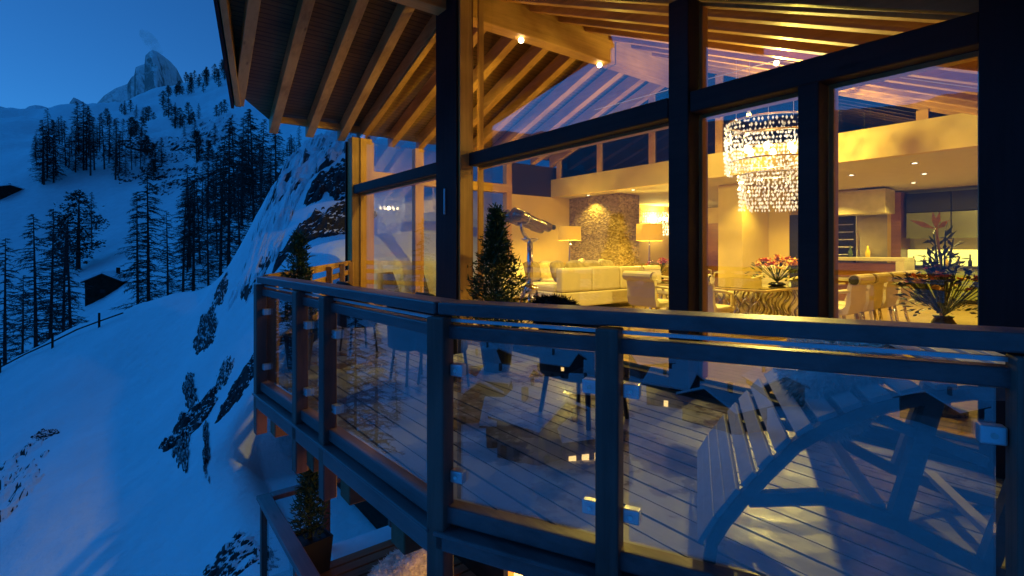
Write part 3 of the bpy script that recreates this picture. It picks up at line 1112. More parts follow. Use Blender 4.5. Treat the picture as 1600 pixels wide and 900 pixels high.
def fleece(name, c, r, rot, label, mat='fleece', n=1500, length=0.05, width=0.006, seed=1, group=None, bend=None):
    base = MB().ellipsoid(c, *r, nu=26, nv=14, rot=rot, power=0.8, jit=0.05, seed=seed)
    if bend:
        base.v = [bend(Vector(v)) for v in base.v]
        base.v = [tuple(v) for v in base.v]
    o = MB()
    o.v, o.f = list(base.v), list(base.f)
    fur_cards(o, base, n, length, width, seed)
    return tag(o.build(name, mat, smooth=True), label, 'sheepskin', group)


RA = Matrix((EA, EB, UZ)).transposed()      # house frame to world
q = px(622, 862, 5.8)
fleece('sheepskin', (q.x, q.y, LOWER + 0.47), (0.26, 0.42, 0.15), RA @ Matrix.Rotation(R(30), 3, 'Z'), 'grey lilac sheepskin heaped on the lower daybed', seed=3, n=2200)
q = px(648, 838, 5.75)
fleece('sheepskin', (q.x, q.y, LOWER + 0.60), (0.13, 0.30, 0.16), RA @ Matrix.Rotation(R(-10), 3, 'Z') @ Matrix.Rotation(R(25), 3, 'X'), 'cream sheepskin roll warmly lit on the lower daybed', seed=4, n=1600)

# ------------------------------------------------------------------ conifers in pots
def needle_tree(name, base, h, r, label, seed, pot=(0.20, 0.36), n=3200, mat='pot_needles', cat='potted conifer', shape=0.85):
    rr = random.Random(seed)
    base = Vector(base)
    t = thing(name, base, label, cat)
    ph = pot[1]
    if pot[0]:
        MB().lathe(base, [(pot[0] * 0.72, 0), (pot[0], ph), (pot[0] * 0.9, ph), (pot[0] * 0.86, ph - 0.04)], 4 if pot[1] > 0.5 else 18).build('pot', 'pot_black', t)
    MB().tube([base + UZ * (ph - .06), base + UZ * (ph + h * .5), base + UZ * (ph + h * .95)], [0.03, 0.02, 0.006], 6).build('trunk', 'larch_bark', t)
    cr = MB()
    sprigs = []
    nb = 110
    for k in range(nb):
        f = (k + 0.5) / nb
        z = ph + h * (0.03 + 0.95 * f)
        rad = r * (1 - f) ** shape * rr.uniform(0.7, 1.12) * (0.75 + 0.25 * min(1, f * 8)) + 0.02
        an = k * 2.39996 + rr.uniform(-.3, .3)
        d = Vector((math.cos(an), math.sin(an), rr.uniform(0.05, 0.55)))
        sprigs.append((base + UZ * z, d, rad))
    per = max(6, n // nb)
    for p0, d, rad in sprigs:
        for i in range(per):
            s = rr.random() ** 0.6
            c = p0 + d * rad * s + Vector((rr.gauss(0, 1), rr.gauss(0, 1), rr.gauss(0, 1))) * (0.028 + 0.04 * rad)
            dd = (d + Vector((rr.uniform(-1, 1), rr.uniform(-1, 1), rr.uniform(-.6, 1.1)))).normalized()
            w = dd.cross(Vector((rr.uniform(-1, 1), rr.uniform(-1, 1), rr.uniform(-1, 1)))).normalized() * rr.uniform(0.006, 0.011)
            ln = rr.uniform(0.035, 0.075)
            cr.add([c - w, c + w, c + dd * ln + w * .3, c + dd * ln - w * .3], [(0, 1, 2, 3)])
    cr.build('foliage', mat, t)
    return t


q = px(776, 400, 5.75)
needle_tree('potted_conifer', (q.x, q.y, DECK), 1.45, 0.46, 'bushy potted conifer standing before the tall living room window', 5, pot=(0.2, 0.36), n=6500, shape=1.2)
q = px(467, 400, 5.75)
needle_tree('potted_conifer', (q.x, q.y, DECK), 1.12, 0.17, 'slim potted conifer at the far corner of the terrace railing', 6, pot=(0.16, 0.40), n=2600)
q = px(484, 800, 6.1)
needle_tree('potted_conifer', (q.x, q.y, LOWER), 0.95, 0.19, 'conifer in tall black planter on the lower terrace', 9, pot=(0.28, 0.75), n=2600)

# ------------------------------------------------------------------ trees
def larch_mesh(seed, h=20.0, spread=3.2, nbr=95, low=0.22, dense=26):
    rr = random.Random(seed)
    lean = Vector((rr.uniform(-.4, .4), rr.uniform(-.4, .4), 0))
    tr = MB()
    pts = [lean * (k / 6) ** 2 + UZ * h * k / 6 for k in range(7)]
    tr.tube(pts, [0.20 * (1 - k / 6) ** 0.8 + 0.025 for k in range(7)], 7)
    cr = MB()
    for k in range(nbr):
        f = low + (1 - low) * (k + rr.random()) / nbr
        z = h * f
        p = lean * f * f + UZ * z
        ln = spread * (1 - f) ** 0.62 * rr.uniform(0.45, 1.1) * min(1.0, 0.45 + (f - low) * 4) + 0.25
        an = rr.uniform(0, 2 * math.pi)
        d = Vector((math.cos(an), math.sin(an), 0))
        rise, sag = rr.uniform(-0.05, 0.25), rr.uniform(0.25, 0.6)
        bp = [p + d * ln * s + UZ * (rise * ln * s - sag * ln * s * s * 0.7) for s in (0, .35, .7, 1.0)]
        cr.tube(bp, [0.055, 0.040, 0.028, 0.012], 3, cap=False)
        for j in range(int(dense * (0.5 + ln / spread))):
            s = rr.uniform(0.15, 1.0)
            i = min(2, int(s / 0.35))
            c = bp[i].lerp(bp[i + 1], (s - (0, .35, .7)[i]) / (.35, .35, .3)[i])
            sd = d.cross(UZ) * rr.choice((-1, 1))
            td = (d * rr.uniform(0.1, 0.8) + sd * rr.uniform(0.3, 1) + UZ * rr.uniform(-0.9, 0.25)).normalized()
            tl = rr.uniform(0.3, 0.85) * (0.45 + 0.55 * ln / spread)
            w = Vector((rr.uniform(-1, 1), rr.uniform(-1, 1), rr.uniform(-1, 1))).cross(td).normalized() * 0.034
            cr.add([c - w, c + w, c + td * tl], [(0, 1, 2)])
    return tr, cr


def pine_mesh(seed, h=12.0, spread=2.6, n=1500):
    rr = random.Random(seed)
    tr = MB().tube([(0, 0, 0), (0.1, 0, h * .5), (0, 0, h * .96)], [0.26, 0.16, 0.03], 7)
    cr = MB()
    clumps = []
    for k in range(46):
        f = 0.16 + 0.82 * (k + rr.random()) / 46
        rad = spread * math.sin(min(1, (1.02 - f) * 1.9) * math.pi / 2) * rr.uniform(0.35, 1.0)
        an = rr.uniform(0, 2 * math.pi)
        c = Vector((math.cos(an) * rad, math.sin(an) * rad, h * f))
        clumps.append((c, rr.uniform(0.35, 0.75) * spread / 2.6))
        cr.tube([Vector((0, 0, h * f - .2)), c], [0.06, 0.02], 3, cap=False)
    for c, s in clumps:
        for j in range(n // 46):
            p = c + Vector((rr.gauss(0, s * .6), rr.gauss(0, s * .6), rr.gauss(0, s * .42)))
            d = Vector((rr.uniform(-1, 1), rr.uniform(-1, 1), rr.uniform(-.4, .8))).normalized()
            w = d.cross(Vector((rr.uniform(-1, 1), rr.uniform(-1, 1), rr.uniform(-1, 1)))).normalized() * 0.11
            l_ = rr.uniform(0.25, 0.5)
            cr.add([p - w, p + w, p + d * l_], [(0, 1, 2)])
    return tr, cr


PROTO = {}


def tree_proto(key, gen):
    tr, cr = gen
    a = tr.build('trunk', 'larch_bark', local=True)
    b = cr.build('crown', 'larch_twig' if key[0] == 'L' else 'pine_needles', local=True)
    PROTO[key] = (a.data, b.data)
    bpy.data.objects.remove(a)
    bpy.data.objects.remove(b)


for k in range(4):
    tree_proto('L%d' % k, larch_mesh(20 + k, 20, 3.2 + 0.3 * k, 115, 0.10 + 0.06 * k))
for k in range(2):
    tree_proto('D%d' % k, larch_mesh(40 + k, 20, 3.8, 170, 0.06, 36))
for k in range(3):
    tree_proto('P%d' % k, pine_mesh(30 + k, 12, 2.6 - 0.3 * k))
FAR = {}


def far_mesh(key):
    if key not in FAR:
        a, b = PROTO[key]
        me = bpy.data.meshes.new('far_tree')
        va = [tuple(v.co) for v in a.vertices]
        vb = [tuple(v.co) for v in b.vertices]
        fa = [tuple(p.vertices) for p in a.polygons]
        fb = [tuple(i + len(va) for i in p.vertices) for p in b.polygons]
        me.from_pydata(va + vb, [], fa + fb)
        me.materials.append(MATS['larch_bark' if key[0] != 'P' else 'pine_needles'])
        me.update()
        FAR[key] = me
    return FAR[key]


def tree_at(x, y, h, key, label, group=None, name=None, far=False, wide=1.0):
    z = gz(x, y)
    h0 = 12.0 if key[0] == 'P' else 20.0
    name = name or ('pine_tree' if key[0] == 'P' else 'larch_tree')
    s = h / h0
    if far:
        o = bpy.data.objects.new(name, far_mesh(key))
        COL.objects.link(o)
    else:
        o = bpy.data.objects.new(name, None)
        COL.objects.link(o)
        for nm, me in zip(('trunk', 'crown'), PROTO[key]):
            c = bpy.data.objects.new(nm, me)
            COL.objects.link(c)
            c.parent = o
    o.location = (x, y, z - 0.3)
    o.rotation_euler = (random.uniform(-.03, .03), random.uniform(-.03, .03), random.uniform(0, 6.28))
    o.scale = (s * wide, s * wide, s)
    tag(o, label, 'tree', group)
    return o


def tree_px(x, ytop, D, key, label, group=None, far=False, wide=1.0):
    X = (x - CX) / FPX * D
    h = (HY - ytop) / FPX * D - gz(X, D) + 0.3
    return tree_at(X, D, max(h, 3.0), key, label, group, far=far, wide=wide)


near = [
    (8, 372, 48, 'L0', 'bare larch cut by the left edge of the picture'),
    (33, 430, 44, 'L1', 'short bare larch behind the snow fence near the left edge'),
    (56, 335, 50, 'L2', 'bare larch, left trunk of the pair behind the snow fence'),
    (75, 325, 52, 'L3', 'tall straight bare larch, right trunk of the pair behind the snow fence'),
    (98, 352, 58, 'L0', 'bare larch left of the dark hut, left of its pair'),
    (112, 348, 60, 'L1', 'bare larch left of the dark hut, right of its pair'),
    (232, 262, 72, 'D0', 'tall dense larch to the right of the dark hut'),
    (216, 300, 80, 'L2', 'thin larch leaning close behind the tall dense larch'),
    (262, 330, 70, 'L0', 'thin bare larch right of the tall dense larch'),
    (302, 262, 66, 'D1', 'broad larch in the middle of the grove above the slope'),
    (286, 280, 80, 'L3', 'slender larch left of the broad grove larch'),
    (326, 300, 64, 'L1', 'slender bare larch right of the broad grove larch'),
    (356, 190, 56, 'D0', 'dark thick trunked larch standing tallest before the hillside'),
    (344, 212, 62, 'L2', 'larch close beside the dark thick trunked larch'),
    (376, 250, 54, 'L3', 'bare larch between thick trunked larch and the rocks'),
    (398, 170, 60, 'D1', 'dark crowned larch left of the snowy rocks'),
    (410, 210, 52, 'L0', 'bare larch whose foot meets the snowy rocks'),
    (432, 180, 58, 'D0', 'dark larch partly under the eaves by the rocks'),
    (455, 215, 62, 'L1', 'thin larch under the roof edge by the rocks'),
]
for x, yt, D, k, lb in near:
    tree_px(x, yt, D, k, lb)
tree_px(122, 297, 150, 'P0', 'round dark stone pine alone on the snow field', wide=1.25)
tree_px(104, 333, 146, 'P1', 'smaller dark pine left of the round stone pine', wide=1.5)
tree_px(144, 300, 165, 'L2', 'thin bare sapling right of the round stone pine')
rt = random.Random(5)
for k in range(34):
    x = 52 + 168 * (k + rt.random()) / 34
    D = rt.uniform(215, 270)
    yt = 180 + 14 * math.sin(x * 0.13) + rt.uniform(-6, 22) + (22 if x > 180 else 0) - (12 if 115 < x < 165 else 0)
    tree_px(x, yt, D, rt.choice(('D0', 'D1', 'L1', 'L3', 'L0')), 'dark larch of the grove across the snow field', 'larches of the grove across the field', far=True, wide=1.15)
for k in range(46):                                    # hillside under the roof edge
    x = rt.uniform(290, 475)
    D = rt.uniform(75, 190)
    yt = 172 + (D - 75) * 0.4 * rt.uniform(0.2, 1.0) + rt.uniform(-10, 90) + max(0, 370 - x) * 0.6
    tree_px(x, yt, D, rt.choice(('D0', 'D1', 'L0', 'L2')), 'dark larch on the hillside left of the rocks', 'larches on the hillside left of the rocks', far=True)
for k in range(64):                                    # clumps on the open hillside
    cx_, cy_, D = rt.choice(((200, 155, 560), (235, 168, 480), (262, 160, 470), (255, 148, 600), (280, 180, 380), (306, 172, 400), (295, 200, 320), (232, 222, 260), (245, 232, 240), (330, 190, 300), (180, 180, 480), (215, 190, 360), (345, 150, 420), (320, 220, 250)))
    D = D * rt.uniform(0.93, 1.07)
    x = cx_ + rt.uniform(-13, 13)
    X = (x - CX) / FPX * D
    tree_at(X, D, rt.uniform(7, 17), rt.choice(('P0', 'P1', 'P2', 'D0')), 'dark pine scattered on the open snowy hillside', 'pines scattered on the open hillside', far=True, wide=1.2)
for k in range(46):                                    # skyline wood
    x = rt.uniform(262, 362)
    D = rt.uniform(640, 800)
    X = (x - CX) / FPX * D
    tree_at(X, D, rt.uniform(11, 18), rt.choice(('P1', 'P2', 'P0')), 'tiny dark pine on the skyline right of the peak', 'pines on the hill skyline', far=True, wide=1.2)
for k in range(34):                                    # trees down the slope, seen in the panes
    az = R(rt.uniform(-96, -52))
    r_ = rt.uniform(38, 120)
    tree_at(math.sin(az) * r_, math.cos(az) * r_, rt.uniform(12, 20), rt.choice(('D0', 'L1', 'L2', 'D1')), 'dark larch down the slope, mirrored in the far balustrade panes', 'larches mirrored in the balustrade panes', far=True)

# ------------------------------------------------------------------ rocks in the slope
def surf(x, y, lo=6.0, hi=60.0):
    """Distance at which the view ray through pixel x, y meets the ground."""
    ds = np.linspace(lo, hi, 700)
    X, Z = (x - CX) / FPX * ds, (HY - y) / FPX * ds
    g = ground(X, ds)
    k = np.where(Z < g)[0]
    return float(ds[k[0]]) if len(k) else hi


def rock_patch(x, y, w, h, ang, label, seed, mat='bare_rock', lift=0.30, hi=60.0):
    """A ledge of rock breaking through the snow: a rough height field over the ground that surfaces unevenly."""
    D = surf(x, y, 60.0 if hi > 100 else 6.0, hi)
    c = px(x, y, D)
    dn = surf(x, y + h * 0.5, 60.0 if hi > 100 else 6.0, hi)
    df = surf(x, y - h * 0.5, 60.0 if hi > 100 else 6.0, dn + (14.0 if hi < 100 else 60.0))
    hx, hy = w / FPX * D * 0.5, min(w / FPX * D * 2.0, abs(df - dn) * 0.5)
    N = 56 if hi < 100 else 22
    u = np.linspace(-1.5, 1.5, N)
    U, W = np.meshgrid(u, u)
    ca, sa = math.cos(ang), math.sin(ang)
    X, Y = U * hx, W * hy
    Xw = c.x + X + Y * (c.x / c.y)
    Yw = c.y + Y + X * sa * hy / hx
    g = ground(Xw.ravel(), Yw.ravel()).reshape(N, N)
    size = min(hx, hy) * 1.1
    n = fbm(U * 1.6 + seed * 7.3, W * 1.6 + seed * 3.1, 6, seed)
    m = fbm(U * 5 + seed, W * 5, 4, seed + 2)
    k = 0.80 - (U ** 2 + W ** 2) * 0.60 + n * 0.85
    k = np.clip(k, -0.6, 1.0)
    k = np.where(k > 0, np.minimum(k, 0.25) + 0.35 * np.maximum(k - 0.25, 0), k)
    Z = g + size * lift * (k * 1.7 + (m * 0.9 if True else 0) * (k > 0)) - 0.02
    mb = MB()
    mb.v = [tuple(v) for v in np.stack([Xw.ravel(), Yw.ravel(), Z.ravel()], 1)]
    keep = k > -0.3
    for i in range(N - 1):
        for j in range(N - 1):
            if keep[i, j] or keep[i + 1, j + 1] or keep[i, j + 1] or keep[i + 1, j]:
                mb.f.append((i * N + j, i * N + j + 1, (i + 1) * N + j + 1, (i + 1) * N + j))
    o = mb.build('rock', mat)
    return tag(o, label, 'rock')


for i, (x, y, w, h, an, lb, mt, lf) in enumerate([
        (283, 692, 46, 96, -0.2, 'dark rock, left arm of the forked outcrop on the snow', 'bare_rock', .3),
        (322, 700, 38, 90, -0.3, 'dark rock, right arm of the forked outcrop on the snow', 'bare_rock', .3),
        (302, 660, 74, 34, 0.1, 'dark rock bridging the top of the forked outcrop', 'bare_rock', .3),
        (296, 616, 44, 56, -0.3, 'dark rock just above the forked outcrop', 'bare_rock', .3),
        (380, 596, 60, 30, 0.35, 'dark rock beside the far end of the balustrade', 'bare_rock', .3),
        (350, 582, 22, 36, 0.1, 'narrow dark rock left of the balustrade end rock', 'bare_rock', .3),
        (322, 525, 46, 50, -0.2, 'dark rock high on the snow slope', 'bare_rock', .3),
        (344, 458, 24, 34, 0.0, 'small dark rock on the brow of the slope', 'bare_rock', .3),
        (4, 758, 60, 96, 0.4, 'dark rock at the left edge of the picture', 'bare_rock', .3),
        (372, 868, 90, 60, 0.3, 'rock half buried in pink snow beside the lower terrace', 'bare_rock', .2),
        (406, 414, 36, 60, 0.2, 'dark rock behind the far balustrade corner', 'bare_rock', .35),
        (72, 680, 34, 12, 0.2, 'small dark twiggy rock on the open snow slope', 'bare_rock', .3),
        (505, 352, 120, 40, 0.35, 'long dark rock band above the terrace conifer', 'bare_rock', .35),
        (535, 278, 80, 48, 0.3, 'dark ledge of rock beside the house corner post', 'bare_rock', .35),
        (490, 242, 110, 34, 0.5, 'snow capped rock ledge high above the terrace', 'outcrop', .4),
        (432, 330, 44, 110, 0.9, 'steep dark rock edge beside the larches', 'outcrop', .5),
        (540, 222, 60, 30, 0.3, 'snow capped ledge of rock right under the eaves', 'outcrop', .4),
        (455, 290, 50, 60, 0.5, 'snow capped rock bulge left of the house', 'outcrop', .4)]):
    rock_patch(x, y, w, h, an, lb, 50 + i, mt, lf)

rh = random.Random(17)
for i in range(30):
    x = rh.uniform(190, 352)
    y = 186 + (352 - x) * 0.12 + rh.uniform(0, 95)
    rock_patch(x, y, rh.uniform(16, 34), rh.uniform(7, 16), 0.4, 'small dark crag patch on the open snowy hillside', 120 + i, 'crag', .3, hi=620.0)
    bpy.context.scene.collection.objects[-1]['group'] = 'crags on the open hillside'

# ------------------------------------------------------------------ huts and the snow fence
def gable_house(name, c, w, d, h, rise, rz, label, cat, group=None, wallm='chalet_wall', lit=(), over=0.8, win=(4, 2), snow=0.45, upper='chalet_wood'):
    """c is the middle of the plan on the ground; the ridge runs along local y."""
    c = Vector(c)
    t = thing(name, c, label, cat, group, rz)
    BASE[t.name] = Vector((0, 0, 0))
    MB().box(-w / 2, w / 2, -d / 2, d / 2, -3.0, h * 0.5).build('wall', wallm, t, local=True)
    MB().prism([(-w / 2 - .05, -d / 2 - .05, h * .5), (w / 2 + .05, -d / 2 - .05, h * .5), (w / 2 + .05, -d / 2 - .05, h), (0, -d / 2 - .05, h + rise), (-w / 2 - .05, -d / 2 - .05, h)], (0, d + .1, 0)).build('upper_wall', upper, t, local=True)
    k = rise / (w / 2)
    for s in (-1, 1):
        e = w / 2 + over
        poly = [(0, -d / 2 - over, h + rise + .02), (s * e, -d / 2 - over, h + rise - k * e + .02), (s * e, -d / 2 - over, h + rise - k * e + .2), (0, -d / 2 - over, h + rise + .2)]
        r_ = MB().prism(poly, (0, d + 2 * over, 0)).build('roof', 'chalet_wood', t, local=True)
        poly = [(0, -d / 2 - over - .03, h + rise + .2), (s * (e + .03), -d / 2 - over - .03, h + rise - k * e + .2), (s * (e - .03), -d / 2 - over - .03, h + rise - k * e + .2 + snow), (0, -d / 2 - over - .03, h + rise + .2 + snow * 1.1)]
        MB().prism(poly, (0, d + 2 * over + .06, 0)).build('roof_snow', 'roof_snow', r_, local=True, bevel=0.12)
    MB().box(w * .18, w * .18 + .6, d * .1, d * .1 + .6, h, h + rise + 1.3).build('chimney', wallm, t, local=True)
    n = 0
    for f in range(win[1]):
        for i in range(win[0]):
            z = h * 0.5 * f + h * 0.14
            x = -w / 2 + w * (i + 0.5) / win[0]
            y = -d / 2 + d * (i + 0.5) / win[0]
            for (a0, a1, b0, b1) in ((x - .45, x + .45, -d / 2 - .09, -d / 2 + .02), (w / 2 - .02, w / 2 + .09, y - .45, y + .45), (-w / 2 - .09, -w / 2 + .02, y - .45, y + .45)):
                o = MB().box(a0, a1, b0, b1, z, z + h * .24).build('window', 'lit_window_far' if n in lit else 'dark_recess', t, local=True)
                n += 1
    return t


p_ = px(170, 445, 112)
gable_house('log_hut', (p_.x, p_.y, gz(p_.x, p_.y) - 0.2), 6.2, 6.5, 2.8, 1.5, R(20), 'dark log hut with snowy roof at the foot of the field', 'hut', wallm='log_wood', upper='log_wood', win=(1, 1), over=0.6)
p_ = px(8, 278, 215)
gable_house('log_hut', (p_.x, p_.y, gz(p_.x, p_.y) - 0.2), 9, 6, 2.6, 1.2, R(70), 'small dark hut far across the field at the left edge', 'hut', wallm='log_wood', upper='log_wood', win=(1, 1), over=0.6)

fn = thing('snow_fence', px(82, 530, 29), 'thin rail fence half buried along the brow of the snow slope', 'fence')
fp = []
for x, y in ((-30, 592), (0, 574), (40, 553), (82, 534), (120, 515), (155, 502), (192, 489)):
    D = surf(x, y + 8, 8, 33.5)
    fp.append(px(x, y, D - 0.2))
for p0, p1 in zip(fp[:-1], fp[1:]):
    MB().tube([p0, p1], 0.035, 6).build('rail', 'log_wood', fn)
for i in (1, 3, 5):
    MB().tube([fp[i] - UZ * 1.0, fp[i] + UZ * 0.42], 0.05, 6).build('post', 'log_wood', fn)

# ------------------------------------------------------------------ village down the valley (mirrored in the balustrade)
Mn = EA * nr_.x + EB * nr_.y
HIT0 = F(C0.x, C0.y, 0)


def mirror_spot(x, y):
    d = Vector(((x - CX) / FPX, 1, (HY - y) / FPX))
    t = HIT0.dot(Mn) / d.dot(Mn)
    p = d * t
    r_ = d - Mn * 2 * d.dot(Mn)
    for s in np.linspace(60, 340, 900):
        q_ = p + r_ * s
        if q_.z < gz(q_.x, q_.y) + 5.5:
            break
    return q_


vill = [(748, 556, 10, 9, 4.5, 2.6, 20, 'broad snowy roofed chalet mirrored at the top of the corner pane', (3, 9)),
        (796, 580, 9, 11, 4.5, 2.2, 65, 'dark chalet with snow roof mirrored in the middle of the corner pane', (5, 12)),
        (728, 604, 8, 10, 5.5, 2.2, 100, 'grey walled house mirrored beside the corner post', ()),
        (838, 600, 7.5, 8, 4.5, 2.0, 30, 'dark gabled chalet mirrored right of the middle of the corner pane', (4, 7)),
        (876, 556, 11, 10, 4.5, 2.4, 70, 'wide roofed chalet mirrored near the second post', (2, 6, 10)),
        (806, 628, 6.5, 7, 4, 1.8, 45, 'small chalet with snow roof mirrored low in the corner pane', ()),
        (845, 655, 8.5, 6.5, 5.5, 2.0, 82, 'pale house with rows of dark windows mirrored low in the corner pane', (2,)),
        (900, 650, 5, 5, 3.6, 1.6, 20, 'lit orange house mirrored low beside the second post', (0, 1, 2, 3, 4, 5, 6, 7, 8, 9)),
        (772, 546, 9, 9, 4.5, 2.2, 110, 'far chalet mirrored just under the rail in the corner pane', (1,)),
        (1010, 556, 11, 10, 5, 2.6, 25, 'snowy chalet mirrored at the upper left of the large pane', (3,)),
        (1052, 590, 9, 8.5, 5, 2.0, 75, 'chalet with lit windows mirrored left of the slatted lounger', (0, 4, 8)),
        (1130, 616, 11, 8, 5, 2.2, 10, 'long snowy house mirrored behind the lounger slats', (6, 9)),
        (1470, 620, 10, 9, 5, 2.2, 15, 'dark house mirrored near the right end of the large pane', (5,)),
        (1210, 590, 9, 9, 5, 2.2, 130, 'far snowy roofed house mirrored above the lounger arch', (5,)),
        (925, 596, 8, 8, 4.5, 2.2, 55, 'chalet mirrored just left of the second post', (7,))]
for (x, y, w, d, h, ri, rz, lb, lit) in vill:
    q_ = mirror_spot(x, y)
    gable_house('village_house', (q_.x, q_.y, gz(q_.x, q_.y) - 0.4), w, d, h, ri, R(rz), lb, 'house', 'village houses below the terrace', lit=lit, win=(3, 2))

# ------------------------------------------------------------------ terrace furniture
# slatted rocking lounger: two bent side rails with slats between, on a bowed runner
E1 = Vector((0.974, -0.228, 0))
WV = Vector((0.31, 0.86, 0))
O1 = Vector((0.858, 2.145, 0))


def LP(s, z, w=0.0):
    return O1 + E1 * s + WV * w + UZ * z


prof = [(-0.035, -1.33), (-0.02, -1.22), (0.03, -1.13), (0.10, -1.03), (0.197, -0.91), (0.30, -0.79), (0.42, -0.70), (0.56, -0.63), (0.72, -0.575), (0.90, -0.54), (1.08, -0.53), (1.26, -0.55)]


def prof_at(u):
    k = u * (len(prof) - 1)
    i = min(int(k), len(prof) - 2)
    f = k - i
    s = prof[i][0] * (1 - f) + prof[i + 1][0] * f
    z = prof[i][1] * (1 - f) + prof[i + 1][1] * f
    ds, dz = prof[i + 1][0] - prof[i][0], prof[i + 1][1] - prof[i][1]
    n = math.hypot(ds, dz)
    return s, z, ds / n, dz / n


lou = thing('rocking_lounger', LP(0.6, DECK, 0.5), 'pale slatted rocking lounger with curved side rails behind the large pane', 'lounger')
for w in (0.0, 1.0):
    mb = MB()
    N = 34
    ring = []
    for i in range(N):
        s, z, ts, tz = prof_at(i / (N - 1))
        for off, ww in ((0.022, -0.02), (0.022, 0.02), (-0.026, 0.02), (-0.026, -0.02)):
            p = LP(s - tz * off, z + ts * off, w) + WV.normalized() * ww
            mb.v.append(tuple(p))
    for i in range(N - 1):
        for k in range(4):
            mb.f.append((i * 4 + k, i * 4 + (k + 1) % 4, (i + 1) * 4 + (k + 1) % 4, (i + 1) * 4 + k))
    mb.f += [(3, 2, 1, 0), tuple((N - 1) * 4 + k for k in range(4))]
    mb.build('side_rail', 'lounger_frame', lou, smooth=False)
    # runner on the deck
    mb = MB()
    rp = [(0.12, -1.03), (0.40, -0.99), (0.655, -1.06), (0.90, -1.18), (1.15, -1.27), (1.4, -1.325)]
    for (s0, z0), (s1, z1) in zip(rp[:-1], rp[1:]):
        mb.beam(LP(s0, z0, w), LP(s1, z1, w), 0.04, 0.055)
    mb.build('runner', 'lounger_frame', lou)
    MB().beam(LP(0.655, -1.05, w), LP(0.78, -0.58, w), 0.04, 0.06, up=E1).build('strut', 'lounger_frame', lou)
    MB().beam(LP(0.60, -0.66, w), LP(0.95, -0.80, w), 0.03, 0.04).build('strut', 'lounger_frame', lou)
    MB().beam(LP(0.95, -1.2, w), LP(1.15, -0.56, w), 0.04, 0.06, up=E1).build('strut', 'lounger_frame', lou)
ns = 17
for i in range(ns):
    s, z, ts, tz = prof_at(0.10 + 0.90 * i / (ns - 1))
    c0, c1 = LP(s - tz * 0.045, z + ts * 0.045, -0.05), LP(s - tz * 0.045, z + ts * 0.045, 1.05)
    tdir = E1 * ts + UZ * tz
    ndir = E1 * -tz + UZ * ts
    wd = 0.036 if i > 0 else 0.03
    q = []
    for k in (-0.011, 0.011):
        for c, sg in ((c0, -1), (c0, 1), (c1, 1), (c1, -1)):
            q.append(c + tdir * wd * sg + ndir * k)
    MB().hexa(q).build('slat', 'lounger_wood', lou, bevel=0.003)
MB().beam(LP(1.12, -1.22, -0.05), LP(1.12, -1.22, 1.05), 0.05, 0.03).build('cross_bar', 'lounger_wood', lou)
MB().beam(LP(0.60, -1.02, 0.02), LP(0.60, -1.02, 0.98), 0.05, 0.03).build('cross_bar', 'lounger_wood', lou)


def drape(v):
    s = (v - O1).dot(E1)
    return v
rot_l = Matrix((E1, WV.normalized(), UZ)).transposed() @ Matrix.Rotation(R(-27), 3, 'Y')
fb = MB().ellipsoid(LP(0.52, -0.53, 0.50), 0.22, 0.34, 0.12, nu=30, nv=16, rot=rot_l, power=0.8, jit=0.05, seed=12)
fb.ellipsoid(LP(0.50, -0.72, 0.40), 0.15, 0.22, 0.10, nu=26, nv=14, rot=rot_l, power=0.85, jit=0.05, seed=13)
fo = MB()
fo.v, fo.f = list(fb.v), list(fb.f)
fur_cards(fo, fb, 9000, 0.04, 0.0045, 14, down=0.3)
tag(fo.build('sheepskin', 'fleece', smooth=True), 'thick grey sheepskin draped over the slatted lounger', 'sheepskin')


# dark round backed armchairs
def armchair(name):
    t = thing(name, (0, 0, 0), 'x', 'armchair', 'dark wicker armchairs on the terrace')
    mb = MB()
    N = 16
    for i in range(N + 1):
        an = R(-110 + 220 * i / N)
        k = abs(an) / R(110)
        hb = 0.92 - 0.28 * max(0, (k - 0.3) / 0.7) ** 1.5
        x, y = 0.31 * math.sin(an), -0.06 - 0.30 * math.cos(an)
        x2, y2 = x * 0.84, y * 0.84
        for (xx, yy, zz) in ((x, y, 0.36), (x * 1.03, y * 1.05, hb - 0.03), (x * 0.95, y * 0.97, hb), (x2, y2, hb - 0.03), (x2, y2, 0.36)):
            mb.v.append((xx, yy, zz))
    for i in range(N):
        for k in range(5):
            mb.f.append((i * 5 + k, (i + 1) * 5 + k, (i + 1) * 5 + (k + 1) % 5, i * 5 + (k + 1) % 5))
    mb.f += [tuple(range(5)), tuple(N * 5 + k for k in reversed(range(5)))]
    mb.build('backrest', 'wicker', t, smooth=True, local=True)
    MB().lathe((0, -0.03, 0.34), [(0.28, 0), (0.30, 0.03), (0.29, 0.10), (0.2, 0.12)], 22).build('seat', 'wicker', t, smooth=True, local=True)
    for sx in (-1, 1):
        for sy in (-1, 1):
            MB().tube([(sx * .23, sy * .22 - .03, 0), (sx * .19, sy * .18 - .03, 0.36)], [0.016, 0.02], 6).build('leg', 'black_plastic', t, local=True)
    return t


def face(p):           # rotation that turns local +y towards p's direction
    return math.atan2(-p.x, p.y)


arm = armchair('wicker_armchair')
for i, (x, d, ry, lb) in enumerate([(651, 5.3, EB, 'dark round backed chair, left of the pair before the ridge post'),
                                    (696, 5.1, EB, 'dark round backed chair, right of the pair before the ridge post'),
                                    (563, 6.8, EB, 'dark round backed chair farthest along the railing, before the corner window')]):
    q = px(x, 400, d)
    place(arm, (q.x, q.y, DECK), face(ry), lb, first=(i == 0), scale=(0.82, 0.82, 1.02))

